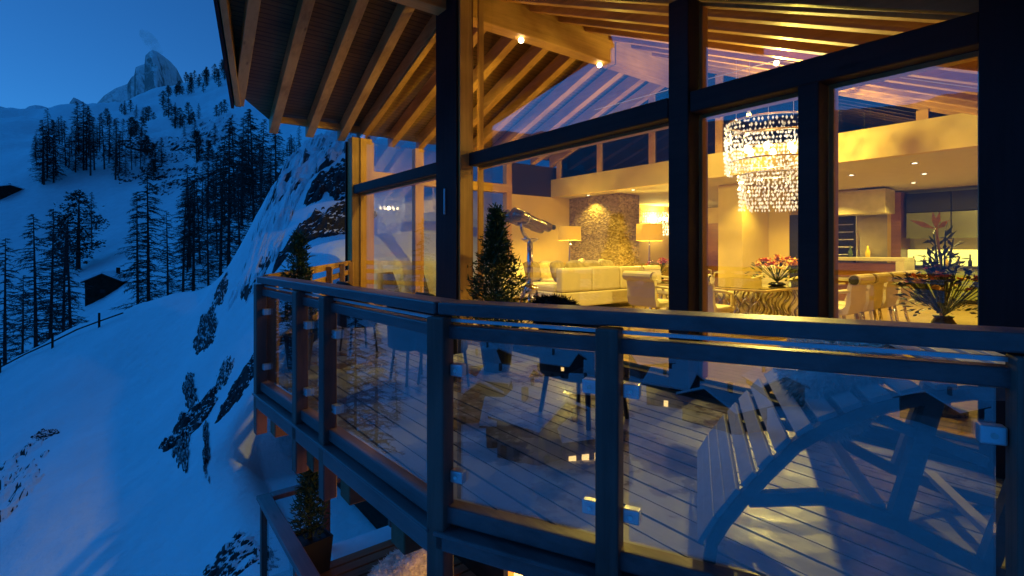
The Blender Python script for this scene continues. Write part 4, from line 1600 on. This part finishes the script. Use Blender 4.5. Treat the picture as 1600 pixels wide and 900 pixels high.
# another armchair with a fur throw before the living room window
q = px(915, 470, 4.2)
qa, qb = ab(q)
place(arm, (q.x, q.y, DECK), face(EB), 'dark round backed chair with fur throw behind the near handrail', scale=(1.2, 1.0, 0.98))
fleece('fur_throw', F(qa, qb - 0.34, DECK + 0.86), (0.27, 0.06, 0.11), RA, 'dark fur throw over the chair back behind the near handrail', mat='fur_dark', seed=21, n=1800, length=0.05)
# ------------------------------------------------------------------ living room
# sofa: long back towards the camera side, seats facing the left wall
sA, sB0, sB1 = -8.0, 7.45, 10.25
sofa = thing('sofa', F(sA - 0.5, (sB0 + sB1) / 2, DECK), 'long cream sofa with its back to the dining table', 'sofa')
MB().fbox(sA - 1.0, sA, sB0 - 0.05, sB1 + .03, DECK + 0.10, DECK + 0.42).build('base', 'cream_leather', sofa, bevel=0.03)
for k in range(3):
    b0 = sB0 + k * (sB1 - sB0) / 3
    b1 = b0 + (sB1 - sB0) / 3 - 0.012
    MB().fbox(sA - 0.22, sA - 0.01, b0, b1, DECK + 0.43, DECK + 0.95 + 0.015 * (k % 2)).build('back_cushion', 'cream_leather', sofa, bevel=0.05)
    MB().fbox(sA - 0.98, sA - 0.23, b0, b1, DECK + 0.42, DECK + 0.56).build('seat_cushion', 'cream_leather', sofa, bevel=0.04)
MB().fbox(sA - 3.2, sA - 1.02, sB1 - 0.75, sB1 + 0.1, DECK + 0.10, DECK + 0.52).build('return_seat', 'cream_leather', sofa, bevel=0.05)
MB().fbox(sA - 3.2, sA - 0.24, sB1 + 0.11, sB1 + 0.32, DECK + 0.10, DECK + 0.88).build('return_back', 'cream_leather', sofa, bevel=0.05)
for aa, bb in ((sA - .1, sB0 + .1), (sA - .1, sB1 - .1), (sA - .9, sB0 + .1), (sA - .9, sB1 - .1)):
    MB().fbox(aa - .03, aa + .03, bb - .03, bb + .03, DECK, DECK + 0.1).build('leg', 'chrome', sofa)
pil = [(-8.45, 7.75, 0.35, 'striped tan cushion at the near end of the sofa'), (-8.42, 8.25, 0.0, 'beige cushion second from the near end of the sofa'),
       (-8.42, 8.75, -0.2, 'dark taupe cushion in the middle of the sofa'), (-8.42, 9.3, 0.1, 'tan cushion near the far end of the sofa'),
       (-9.4, 10.25, 0.9, 'tan cushion on the far return of the sofa'), (-10.1, 10.2, 0.6, 'beige cushion at the left of the far sofa return')]
for i, (aa, bb, tw, lb) in enumerate(pil):
    rot = RA @ Matrix.Rotation(tw, 3, 'Z') @ Matrix.Rotation(R(-18), 3, 'Y')
    o = MB().ellipsoid(F(aa, bb, DECK + 0.86), 0.10, 0.27, 0.25, nu=24, nv=14, rot=rot, power=0.6).build('cushion', 'cushion_cloth', smooth=True)
    tag(o, lb, 'cushion', 'cushions on the sofa')
so2 = thing('sofa', F(-10.8, 8.9, DECK), 'cream sofa along the left wall facing the room', 'sofa')
MB().fbox(-11.5, -10.4, 7.6, 10.3, DECK + 0.1, DECK + 0.44).build('base', 'cream_leather', so2, bevel=0.04)
MB().fbox(-11.65, -11.38, 7.6, 10.3, DECK + 0.45, DECK + 0.86).build('backrest', 'cream_leather', so2, bevel=0.05)
MB().fbox(-11.35, -10.4, 7.6, 7.82, DECK + 0.45, DECK + 0.66).build('armrest', 'cream_leather', so2, bevel=0.05)
for i, (bb, mt_, lb) in enumerate(((8.1, 'cushion_cloth', 'tan cushion at the near end of the left wall sofa'), (8.65, 'cream_leather', 'cream cushion second on the left wall sofa'), (9.2, 'cushion_dark', 'grey brown cushion third on the left wall sofa'), (9.75, 'cushion_cloth', 'tan cushion at the far end of the left wall sofa'))):
    rot = RA @ Matrix.Rotation(0.3 - 0.15 * i, 3, 'Z') @ Matrix.Rotation(R(-16), 3, 'Y')
    o = MB().ellipsoid(F(-11.15, bb, DECK + 0.74), 0.10, 0.30, 0.29, nu=24, nv=14, rot=rot, power=0.6).build('cushion', mt_, smooth=True)
    tag(o, lb, 'cushion', 'cushions on the sofa')
o = MB().fbox(-11.4, -8.95, 6.6, 9.6, DECK + 0.004, DECK + 0.02).build('rug', 'patterned_rug')
tag(o, 'brown patterned rug between sofa and left wall', 'rug')


def side_table(a, b, h, lb):
    t = thing('side_table', F(a, b, DECK), lb, 'side table')
    MB().lathe(F(a, b, DECK + h - 0.03), [(0.28, 0), (0.29, 0.015), (0.28, 0.03)], 24).build('top', 'cabinet_wood', t)
    MB().lathe(F(a, b, DECK), [(0.2, 0), (0.2, 0.02), (0.03, 0.04), (0.025, h - 0.031)], 16).build('pedestal', 'chrome', t)


def table_lamp(a, b, zb, z0, z1, r, lb, watts):
    t = thing('table_lamp', F(a, b, zb), lb, 'lamp', 'drum shaded lamps in the living room')
    MB().lathe(F(a, b, zb), [(0.10, 0), (0.10, 0.02), (0.018, 0.05), (0.035, (z0 - zb) * .5), (0.014, z0 - zb), (0.012, z1 - zb + 0.04)], 14).build('stem', 'chrome', t, smooth=True)
    c = F(a, b, z0)
    sh = MB().lathe(c, [(r, 0), (r * 0.97, z1 - z0), (r * 0.96, z1 - z0), (r * 0.99, 0)], 36, cap=False)
    sh.build('lamp_shade', 'shade_light', t, smooth=True)
    MB().lathe(c, [(0.0, 0.06), (0.05, 0.09), (0.06, 0.14), (0.03, 0.2), (0, .21)], 12).build('bulb', 'bulb', t, smooth=True)
    point_light('lamp_light', F(a, b, z0 + 0.02), watts, t, radius=0.06)


table_lamp(-9.72, 9.25 + 2.0 * 0, DECK + 0.55, 0.24, 0.58, 0.30, 'yellow drum lamp left of the stone chimney, the farther one', 50) if False else None
side_table(-10.05, 9.62, 0.55, 'small round side table under the left drum lamp')
table_lamp(-10.05, 9.62, DECK + 0.55, 0.25, 0.62, 0.31, 'yellow drum lamp left before the stone chimney', 70)
side_table(-8.45, 10.95, 0.60, 'small round side table behind the right end of the sofa')
table_lamp(-8.45, 10.95, DECK + 0.60, 0.23, 0.67, 0.34, 'larger yellow drum lamp right before the stone chimney', 80)
# low yellow cabinet and log basket by the chimney
o = MB().fbox(-9.6, -8.9, 11.5, 11.95, DECK, DECK + 0.62).build('cabinet', 'yellow_paint', bevel=0.01)
tag(o, 'low yellow cabinet between the two drum lamps', 'cabinet')

# giant binoculars on a chrome pillar stand
bp = px(828, 400, 7.55)
bz = DECK


def bpx(x, y, d=7.55):
    return px(x, y, d)


bino = thing('binocular_telescope', (bp.x, bp.y, bz), 'large metal binoculars on a chrome tripod behind the tall window', 'telescope')
ax0, ax1 = bpx(797, 336, 7.3), bpx(852, 358, 7.8)
dirn = (ax1 - ax0).normalized()
sid = dirn.cross(UZ).normalized()
for s in (-0.075, 0.075):
    o_ = sid * s + UZ * (0.02 if s > 0 else 0)
    tb_ = MB().tube([ax0 + o_, ax0.lerp(ax1, .33) + o_, ax0.lerp(ax1, .36) + o_, ax0.lerp(ax1, .7) + o_, ax0.lerp(ax1, .74) + o_, ax1 + o_], [0.088, 0.084, 0.075, 0.066, 0.078, 0.07], 18).build('barrel', 'binocular_metal', bino, smooth=True)
    MB().tube([ax1 + o_, ax1 + o_ + dirn * 0.05 + UZ * 0.03, ax1 + o_ + dirn * 0.12 + UZ * 0.035], [0.045, 0.036, 0.04], 12).build('eyepiece', 'black_plastic', tb_, smooth=True)
    MB().tube([ax0.lerp(ax1, .33) + o_ - dirn * .012, ax0.lerp(ax1, .33) + o_ + dirn * .012], 0.092, 18).build('barrel_ring', 'chrome', tb_, smooth=True)
mid = ax0.lerp(ax1, 0.45)
yoke = Vector((bp.x, bp.y, px(0, 374, 7.55).z))
arc = []
for k in range(9):
    an = math.pi * (0.5 + k / 8)
    arc.append(yoke + UZ * 0.16 + dirn * math.cos(an) * 0.15 + UZ * math.sin(an) * 0.16 - dirn * 0.03)
MB().tube(arc, 0.026, 10).build('yoke', 'chrome', bino, smooth=True)
MB().lathe(yoke - UZ * 0.06, [(0.03, 0), (0.12, 0.05), (0.14, 0.07), (0.05, 0.075)], 20).build('yoke_cup', 'chrome', bino, smooth=True)
MB().tube([(bp.x, bp.y, -0.55), (bp.x, bp.y, yoke.z - 0.05)], [0.05, 0.042], 14).build('pillar', 'chrome', bino, smooth=True)
MB().lathe((bp.x, bp.y, -0.66), [(0.05, 0), (0.12, 0.02), (0.12, 0.12), (0.06, 0.14)], 16).build('collar', 'chrome', bino, smooth=True)
for an in (20, 140, 260):
    d = EA * math.cos(R(an)) + EB * math.sin(R(an))
    p0 = Vector((bp.x, bp.y, -0.6)) + d * 0.09
    MB().tube([p0, Vector((bp.x, bp.y, DECK)) + d * 0.33], [0.034, 0.026], 10).build('leg', 'chrome', bino, smooth=True)


# ------------------------------------------------------------------ chandeliers
def chandelier(center, tiers, top, label, watts, size=0.035, cable=True, bright='crystal_bright', ceiling_z=None):
    c = Vector(center)
    t = thing('chandelier', (c.x, c.y, tiers[-1][2]), label, 'chandelier')
    rr = random.Random(3)
    for (r, z1, z0, mat, off) in tiers:
        mb = MB()
        rows = max(3, int((z1 - z0) / (size * 1.75)))
        for i in range(rows):
            z = z1 - (i + 0.5) * (z1 - z0) / rows
            n = int(2 * math.pi * r / (size * 1.9))
            for k in range(n):
                an = 2 * math.pi * (k + 0.5 * (i % 2)) / n
                p = c + Vector((math.cos(an) * r, math.sin(an) * r * 0.8, 0)) + off
                p.z = z + rr.uniform(-.18, .18) * size
                p += Vector((rr.uniform(-1, 1), rr.uniform(-1, 1), 0)) * size * 0.7
                s = size * rr.uniform(0.55, 1.15)
                q = size * rr.uniform(0.6, 1.1)
                d = Vector((-math.sin(an), math.cos(an) * .8, 0)).normalized()
                e = Vector((math.cos(an), math.sin(an), 0))
                j = rr.uniform(-.5, .5)
                d2 = d * math.cos(j) + e * math.sin(j)
                e2 = e * math.cos(j) - d * math.sin(j)
                # a faceted bead
                mb.add([p + UZ * q, p - UZ * q, p + d2 * s * .6, p - d2 * s * .6, p + e2 * s * .6, p - e2 * s * .6],
                       [(0, 2, 4), (0, 4, 3), (0, 3, 5), (0, 5, 2), (1, 4, 2), (1, 3, 4), (1, 5, 3), (1, 2, 5)])
        o = mb.build('crystal_tier', mat, t)
        o['kind'] = 'stuff'
        MB().lathe(c + off + UZ * (z1 - c.z), [(r * .96, 0), (r * .96, 0.02), (r * .9, 0.02), (r * .9, 0)], 32, cap=False).build('ring', 'chrome', t, smooth=True)
    zc = (tiers[0][1] + tiers[-2][2]) / 2
    for k in range(6):
        an = k * math.pi / 3
        p = Vector((c.x + math.cos(an) * tiers[0][0] * .55, c.y + math.sin(an) * tiers[0][0] * .45, zc))
        MB().ellipsoid(p, 0.045, 0.045, 0.07, 10, 7).build('bulb', 'bulb', t, smooth=True)
    for k in range(5):
        an = k * 1.2566
        p = Vector((c.x + math.cos(an) * tiers[0][0] * .8, c.y + math.sin(an) * tiers[0][0] * .6, tiers[0][1]))
        aa, _b = ab(p)
        zt = ceiling_z if ceiling_z is not None else zroof(aa) + 0.2
        MB().tube([p, Vector((p.x, p.y, zt))], 0.004, 5).build('cable', 'steel', t)
    point_light('chandelier_light', (c.x, c.y, zc), watts, t, color=(1.0, 0.75, 0.15), radius=0.05)
    return t


cc = px(1203, 260, 8.5)
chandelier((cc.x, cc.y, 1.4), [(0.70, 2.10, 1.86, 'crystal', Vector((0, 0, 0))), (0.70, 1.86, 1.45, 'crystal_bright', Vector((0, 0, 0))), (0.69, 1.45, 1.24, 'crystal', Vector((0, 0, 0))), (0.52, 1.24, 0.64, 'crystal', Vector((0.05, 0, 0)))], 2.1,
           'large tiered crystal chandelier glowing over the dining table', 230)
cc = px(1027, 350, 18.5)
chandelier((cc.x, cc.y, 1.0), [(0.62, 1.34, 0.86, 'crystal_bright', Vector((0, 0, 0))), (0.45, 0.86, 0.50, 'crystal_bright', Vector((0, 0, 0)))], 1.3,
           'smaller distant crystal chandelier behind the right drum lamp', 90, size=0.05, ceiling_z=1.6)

# ------------------------------------------------------------------ dining table and chairs
tA0, tA1, tB0, tB1 = -6.0, -3.77, 7.65, 10.6
zt = DECK + 0.75
dt = thing('dining_table', F((tA0 + tA1) / 2, (tB0 + tB1) / 2, DECK), 'large glass topped dining table with chrome coil base', 'table')
MB().fbox(tA0, tA1, tB0, tB1, zt - 0.045, zt - 0.012).build('table_rim', 'table_rim', dt, bevel=0.008)
MB().fbox(tA0 + .05, tA1 - .05, tB0 + .05, tB1 - .05, zt - 0.0115, zt).build('table_top', 'table_glass', dt)
for k in range(11):
    for (a, b) in ((tA0 + 0.35 + k * 0.155, tB0 + 0.30), (tA1 - 0.30, tB0 + 0.30 + k * 0.235)):
        pts = [F(a + 0.05 * math.cos(j * 0.9 + k), b + 0.05 * math.sin(j * 0.9 + k), DECK + 0.02 + j * (0.68 / 12)) for j in range(13)]
        MB().tube(pts, 0.018, 6, cap=False).build('coil', 'chrome', dt, smooth=True)
MB().fbox(tA0 + .6, tA1 - .5, tB0 + .6, tB1 - .6, DECK, DECK + 0.68).build('pedestal', 'chrome', dt, bevel=0.02)


def scroll_chair(name):
    t = thing(name, (0, 0, 0), 'x', 'chair', 'cream scroll backed dining chairs')
    W = 0.25
    prof_ = [(0.02, 0.46), (-0.20, 0.47), (-0.25, 0.52), (-0.27, 0.64), (-0.27, 0.76), (-0.30, 0.86)]
    for an in range(0, 300, 30):
        prof_.append((-0.355 + 0.075 * math.cos(R(an)), 0.87 + 0.075 * math.sin(R(an))))
    prof_ += [(-0.335, 0.80), (-0.315, 0.70), (-0.315, 0.55), (-0.28, 0.42), (0.02, 0.40)]
    MB().prism([(-W, y, z) for y, z in prof_], (2 * W, 0, 0)).build('backrest', 'cream_leather', t, local=True)
    MB().box(-W, W, -0.26, 0.24, 0.39, 0.485).build('seat', 'cream_leather', t, bevel=0.03, local=True)
    for sx in (-1, 1):
        MB().tube([(sx * W * 1.0, -0.355, 0.87), (sx * W * 1.06, -0.355, 0.87)], [0.068, 0.06], 14).build('scroll_cap', 'chrome', t, local=True)
        for pts in ([(sx * .22, .21, 0), (sx * .22, .24, .2), (sx * .21, .2, .39)], [(sx * .22, -.32, 0), (sx * .22, -.25, .2), (sx * .21, -.22, .39)]):
            MB().tube(pts, [0.016, 0.024, 0.02], 8).build('leg', 'chrome', t, smooth=True, local=True)
        MB().tube([(sx * .235, -.30, .72), (sx * .29, -.12, .70), (sx * .28, .1, .66), (sx * .25, .16, .48)], 0.022, 8).build('armrest', 'cream_leather', t, smooth=True, local=True)
    return t


ch = scroll_chair('dining_chair')
spots = [(-3.15, 8.35, -EA, 'cream scroll backed chair nearest the window on the right side of the table'),
         (-3.15, 9.05, -EA, 'cream scroll backed chair second from the window on the right side of the table'),
         (-3.15, 9.75, -EA, 'cream scroll backed chair third from the window on the right side of the table'),
         (-3.15, 10.45, -EA, 'cream scroll backed chair farthest from the window on the right side of the table'),
         (-5.35, 7.05, EB, 'cream dining chair at the near side of the table by the mullion'),
         (-4.35, 7.05, EB, 'cream dining chair at the near side of the table under the flowers'),
         (-6.7, 9.2, EA, 'cream dining chair on the far left side of the table'),
         (-5.5, 11.2, -EB, 'cream dining chair at the far side of the table by the pillar'),
         (-4.7, 11.2, -EB, 'cream dining chair at the far side of the table right of the pillar'),
         (-9.3, 14.6, EB, 'cream chair left under the distant chandelier'),
         (-8.2, 14.9, EB, 'cream chair right under the distant chandelier'),
         (-7.9, 13.6, -EA, 'cream chair beside the pillar in the back room')]
for i, (a, b, d, lb) in enumerate(spots):
    place(ch, F(a, b, DECK), face(d), lb, first=(i == 0), scale=(1.12, 1.08, 1.06))


# ------------------------------------------------------------------ flowers
def blossom(mb, c, r, rr, n=9):
    for k in range(n):
        an = 2 * math.pi * k / n + rr.uniform(-.2, .2)
        el = rr.uniform(0.0, 0.9)
        d = Vector((math.cos(an) * math.cos(el), math.sin(an) * math.cos(el), math.sin(el)))
        s = d.cross(UZ).normalized() * r * 0.35
        mb.add([c, c + d * r * .55 + s, c + d * r, c + d * r * .55 - s], [(0, 1, 2, 3)])


def bouquet(name, c, rad, h, label, seed, petals, vase=None, nfl=40, nleaf=120, flat=0.6, leafm='leaf'):
    rr = random.Random(seed)
    c = Vector(c)
    t = thing(name, c, label, 'flowers')
    z0 = 0.0
    if vase:
        vr, vh = vase
        MB().lathe(c, [(vr * .6, 0), (vr, vh * .3), (vr * .9, vh * .7), (vr * .6, vh * .92), (vr * .75, vh)], 20).build('vase', 'vase_dark', t, smooth=True)
        z0 = vh
    heads = {m: MB() for m in petals}
    leaves, stems = MB(), MB()
    for k in range(nfl):
        an = rr.uniform(0, 6.28)
        q = math.sqrt(rr.random()) * rad
        z = z0 + h * (0.35 + 0.65 * (1 - (q / rad) ** 2 * flat) * rr.uniform(0.6, 1.0))
        p = c + Vector((math.cos(an) * q, math.sin(an) * q, z))
        blossom(heads[rr.choice(petals)], p, rad * rr.uniform(0.13, 0.24), rr)
        stems.tube([c + UZ * z0, p], 0.004, 4, cap=False)
    for k in range(nleaf):
        an = rr.uniform(0, 6.28)
        q = math.sqrt(rr.random()) * rad * 1.12
        p = c + Vector((math.cos(an) * q, math.sin(an) * q, z0 + h * rr.uniform(0.05, 0.75)))
        d = Vector((math.cos(an), math.sin(an), rr.uniform(-.4, .9))).normalized()
        s = d.cross(Vector((rr.uniform(-1, 1), rr.uniform(-1, 1), 1))).normalized() * rad * 0.04
        ln = rad * rr.uniform(0.15, 0.36)
        leaves.add([p, p + d * ln * .5 + s, p + d * ln, p + d * ln * .5 - s], [(0, 1, 2, 3)])
    for m, mb in heads.items():
        if mb.v:
            mb.build('blossoms', m, t)
    leaves.build('leaves', leafm, t)
    stems.build('stems', 'leaf', t)
    return t


q = px(1214, 428, 8.5)
bouquet('flower_bowl', (q.x, q.y, zt), 0.40, 0.42, 'orange flower arrangement on the glass dining table', 3, ['petal_orange', 'petal_yellow'], nfl=44, nleaf=90, vase=(0.14, 0.06))
q = px(1030, 420, 12.6)
zt2 = DECK + 0.7
bouquet('flower_bowl', (q.x, q.y, DECK + 0.62), 0.34, 0.40, 'pink and orange flowers on the small table behind the sofa end', 4, ['petal_orange', 'petal_pink'], nfl=24, nleaf=120, vase=(0.14, 0.12))
aq, bq = ab(q)
side_table(aq, bq, 0.62, 'small table carrying flowers behind the sofa end')
# tall arrangement behind the right window
q = px(1474, 470, 4.25)
tq = thing('plant_stand', (q.x, q.y, DECK), 'dark pedestal behind the right window carrying flowers', 'stand')
MB().lathe((q.x, q.y, DECK), [(0.16, 0), (0.16, 0.03), (0.05, 0.06), (0.05, 0.52), (0.20, 0.55), (0.20, 0.58)], 20).build('pedestal', 'vase_dark', tq)
big = bouquet('flower_arrangement', (q.x, q.y, DECK + 0.58), 0.28, 0.42, 'tall mixed arrangement with orange, pink and blue flowers behind the right window', 6, ['petal_orange', 'petal_pink', 'petal_yellow', 'leaf_blue', 'leaf_blue'], vase=(0.10, 0.22), nfl=60, nleaf=260, leafm='leaf')
rr = random.Random(8)
for k in range(6):
    top = Vector((q.x + rr.uniform(-.12, .25), q.y + rr.uniform(-.1, .1), rr.uniform(-0.1, 0.22)))
    MB().tube([Vector((q.x, q.y, DECK + 0.8)), Vector((q.x, q.y, DECK + 0.8)).lerp(top, .6) + UZ * .05, top], [0.008, 0.007, 0.006], 5).build('tall_stem', 'leaf', big)
    mb = MB()
    for j in range(16):
        p = Vector((q.x, q.y, DECK + 0.8)).lerp(top, rr.uniform(0.45, 1))
        d = Vector((rr.uniform(-1, 1), rr.uniform(-1, 1), rr.uniform(-.2, 1))).normalized()
        s = d.cross(Vector((rr.uniform(-1, 1), rr.uniform(-1, 1), 1))).normalized() * 0.016
        mb.add([p, p + d * .05 + s, p + d * .11, p + d * .05 - s], [(0, 1, 2, 3)])
    mb.build('sprig', 'leaf_blue' if k % 2 else 'leaf', big)
hp = Vector((q.x - 0.06, q.y, 0.17))
mb = MB().tube([Vector((q.x - .02, q.y, DECK + 0.8)), Vector((q.x, q.y, -.25)), hp], [0.012, 0.011, 0.010], 6)
for d, ln in ((Vector((.3, .1, 1)), .16), (Vector((-.2, 0, 1)), .15), (Vector((-.9, .1, .35)), .22), (Vector((.75, 0, .5)), .14)):
    d.normalize()
    s = d.cross(Vector((0, 1, 0))).normalized() * 0.022
    mb.add([hp, hp + d * ln * .5 + s, hp + d * ln, hp + d * ln * .5 - s], [(0, 1, 2, 3)])
mb.build('exotic_bloom', 'petal_yellow', big)

# ------------------------------------------------------------------ kitchen
kb = 15.2
bar = thing('bar_counter', F(-5.7, kb, DECK), 'kitchen bar counter with pale stone frame and wooden front', 'counter')
MB().fbox(-7.35, -4.12, kb - 0.05, kb + 0.75, DECK + 1.06, DECK + 1.15).build('counter_top', 'counter_stone', bar, bevel=0.008)
MB().fbox(-4.30, -4.12, kb - 0.05, kb + 0.75, DECK, DECK + 1.059).build('end_panel', 'counter_stone', bar, bevel=0.008)
MB().fbox(-7.35, -4.31, kb + 0.05, kb + 0.7, DECK + 0.62, DECK + 1.0).build('front_panel', 'cabinet_wood', bar)
MB().fbox(-7.35, -4.31, kb + 0.03, kb + 0.7, DECK + 0.52, DECK + 0.61).build('shelf', 'counter_stone', bar)
MB().fbox(-7.35, -4.31, kb + 0.12, kb + 0.7, DECK, DECK + 0.519).build('lower_panel', 'cabinet_wood', bar)
hood = thing('cooker_hood', F(-5.5, 15.6, 0.93), 'pale box shaped cooker hood hanging over the bar counter', 'hood')
MB().fbox(-6.5, -4.55, 15.3, 16.0, 0.93, 1.55).build('hood_box', 'hood_stone', hood, bevel=0.01)
MB().fbox(-5.8, -5.2, 15.4, 15.9, 1.55, 1.6).build('duct', 'yellow_paint', hood)
fr = thing('refrigerator', F(-5.4, 17.2, DECK), 'tall steel refrigerator wall with dark wine cooler behind the bar', 'refrigerator')
for a0, a1, m in ((-7.3, -6.35, 'steel'), (-5.75, -4.98, 'steel')):
    d_ = MB().fbox(a0, a1, 16.9, 17.6, DECK + 0.08, 1.30).build('door', m, fr, bevel=0.012)
    MB().tube([F(a0 + 0.07, 16.86, -0.6), F(a0 + 0.07, 16.86, 0.55)], 0.014, 8).build('handle', 'chrome', d_)
wc = MB().fbox(-6.34, -5.76, 16.92, 17.6, DECK + 0.08, 1.15).build('wine_cooler', 'dark_recess', fr, bevel=0.01)
for k in range(7):
    MB().fbox(-6.28, -5.82, 16.90, 16.919, -0.6 + k * 0.22, -0.57 + k * 0.22).build('shelf', 'steel', wc)
MB().fbox(-4.97, -4.85, 16.85, 17.6, DECK, 1.45).build('surround', 'yellow_paint', fr)
MB().fbox(-7.3, -4.98, 16.88, 17.6, 1.31, 1.45).build('surround', 'yellow_paint', fr)
kit = thing('kitchen_units', F(-3.2, 15.5, DECK), 'olive green kitchen wall units with splashback painted as lit at the right', 'kitchen')
for k in range(3):
    a0 = -4.55 + k * 0.95
    u = MB().fbox(a0, a0 + 0.93, 16.9, 17.3, 0.30, 0.98).build('upper_cabinet', 'green_lacquer', kit, bevel=0.006)
    MB().fbox(a0, a0 + 0.93, 16.6, 17.3, DECK + 0.1, DECK + 0.88).build('lower_cabinet', 'green_lacquer', kit, bevel=0.006)
    MB().fbox(a0, a0 + 0.93, 16.9, 17.3, 1.0, 1.5).build('open_shelf', 'dark_recess', kit)
MB().fbox(-4.6, -1.6, 16.55, 17.3, DECK + 0.885, DECK + 0.93).build('worktop', 'dark_recess', kit)
MB().fbox(-4.6, -1.6, 17.2, 17.25, DECK + 0.935, 0.0).build('splashback', 'splashback_painted_light', kit)
MB().fbox(-4.84, -4.62, 16.7, 17.5, DECK, 1.55).build('side_panel', 'cabinet_wood', kit)
rr = random.Random(4)
cols_ = ['vase_dark', 'steel', 'leaf', 'yellow_paint', 'cream_leather']
for k in range(12):
    a = -4.4 + k * 0.23
    o = MB().lathe(F(a, 16.95, DECK + 0.931), [(0.04, 0), (0.045, 0.12), (0.018, 0.18), (0.018, 0.24 + 0.03 * (k % 3))], 10).build('bottle', cols_[k % 5], smooth=True)
    tag(o, 'small bottle or jar before the kitchen splashback', 'bottle', 'jars on the kitchen worktop')
for k, (a, m, lb) in enumerate(((-6.9, 'vase_dark', 'dark bottle at the left end of the bar counter'), (-6.1, 'steel', 'steel jug on the bar counter below the hood'), (-5.4, 'leaf', 'green bottle on the bar counter before the refrigerator'), (-5.0, 'yellow_paint', 'yellow bottle near the right end of the bar counter'))):
    o = MB().lathe(F(a, kb + 0.3, DECK + 1.151), [(0.05, 0), (0.055, 0.14), (0.02, 0.22), (0.02, 0.30)], 12).build('bottle', m, smooth=True)
    tag(o, lb, 'bottle')

# ------------------------------------------------------------------ recessed and beam lights
dl_spots = [(-10.6, 10.9, 'recessed spot by the left wall before the chimney'), (-8.9, 10.85, 'recessed spot above the sofa end'), (-7.6, 14.2, 'recessed spot in the back room ceiling beside the pillar'),
            (-5.9, 11.6, 'recessed spot right of the pillar'), (-4.3, 12.4, 'recessed spot over the passage to the kitchen'), (-3.0, 11.6, 'recessed spot near the right column, front one'),
            (-3.3, 13.4, 'recessed spot near the right column, middle one'), (-3.9, 15.0, 'recessed spot over the bar counter end'), (-2.6, 15.4, 'recessed spot before the olive wall units'),
            (-5.6, 14.6, 'recessed spot before the cooker hood')]
for i, (a, b, lb) in enumerate(dl_spots):
    t = thing('downlight', F(a, b, 1.58), lb, 'ceiling light', 'recessed ceiling spots')
    MB().lathe(F(a, b, 1.582), [(0.065, 0), (0.065, 0.014), (0.045, 0.014), (0.045, 0.002)], 16, cap=False).build('trim', 'steel', t)
    MB().lathe(F(a, b, 1.59), [(0.044, 0), (0.044, 0.006)], 16).build('lens', 'downlight', t)
    point_light('spot', F(a, b, 1.57), 60 if i < 2 else 115, t, radius=0.03, kind='SPOT', spot=120, aim=F(a, b, 0))
for a, b, aim, lb, wt in ((AR + 0.02, 7.6, F(-5, 7.8, DECK), 'small bright spot under the ridge beam joint', 170), (AR + 0.02, 5.6, F(-9.7, 5.1, DECK), 'added spot under the ridge beam near the ridge post to light the eaves', 420)):  # second spot is added; its bounce off the floor brightens the eaves
    t = thing('beam_spot', F(a, b, 3.66), lb, 'spotlight')
    MB().ellipsoid(F(a, b, 3.69), 0.05, 0.05, 0.05, 12, 8).build('bulb', 'bulb', t, smooth=True)
    MB().tube([F(a, b, 3.70), F(a, b, 3.738)], 0.02, 8).build('holder', 'steel', t)
    point_light('spot', F(a, b, 3.62), wt, t, radius=0.05, kind='SPOT', spot=150, aim=aim)
q = px(1213, 102, 7.2)
qa, qb = ab(q)
t = thing('cable_spot', q, 'small bright spot on a cable under the right rafters', 'spotlight')
MB().ellipsoid(q + UZ * 0.03, 0.035, 0.035, 0.035, 12, 8).build('bulb', 'bulb', t, smooth=True)
MB().tube([F(AR + 0.15, qb, 2.72), q + UZ * 0.07, F(-0.45, qb, 2.45 - 1.1)], 0.006, 5).build('cable', 'steel', t)
point_light('spot', q - UZ * 0.02, 260, t, radius=0.04, kind='SPOT', spot=150, aim=F(-1.6, 3.4, DECK))

# ------------------------------------------------------------------ wind plume on the summit
def plume():
    m = bpy.data.materials.new('plume')
    m.use_nodes = True
    n, l = m.node_tree.nodes, m.node_tree.links
    n.remove(n['Principled BSDF'])
    v = n.new('ShaderNodeVolumePrincipled')
    v.inputs['Color'].default_value = (0.75, 0.78, 0.8, 1)
    tc = n.new('ShaderNodeTexCoord')
    nz = n.new('ShaderNodeTexNoise')
    nz.inputs['Scale'].default_value = 0.022
    nz.inputs['Detail'].default_value = 4
    l.new(tc.outputs['Object'], nz.inputs['Vector'])
    mr = n.new('ShaderNodeMapRange')
    mr.inputs[1].default_value = 0.38
    mr.inputs[2].default_value = 0.75
    mr.inputs[4].default_value = 0.012
    l.new(nz.outputs[0], mr.inputs[0])
    l.new(mr.outputs[0], v.inputs['Density'])
    l.new(v.outputs[0], n['Material Output'].inputs['Volume'])
    MATS['plume'] = m
    p = [px(252, 84, 3650), px(243, 74, 3650), px(235, 64, 3650), px(227, 55, 3650), px(219, 47, 3650)]
    o = MB().tube(p, [14, 40, 46, 40, 12], 14).build('summit_cloud', 'plume', smooth=True)
    tag(o, 'thin grey wind plume trailing off the summit', 'cloud', kind='stuff')


plume()
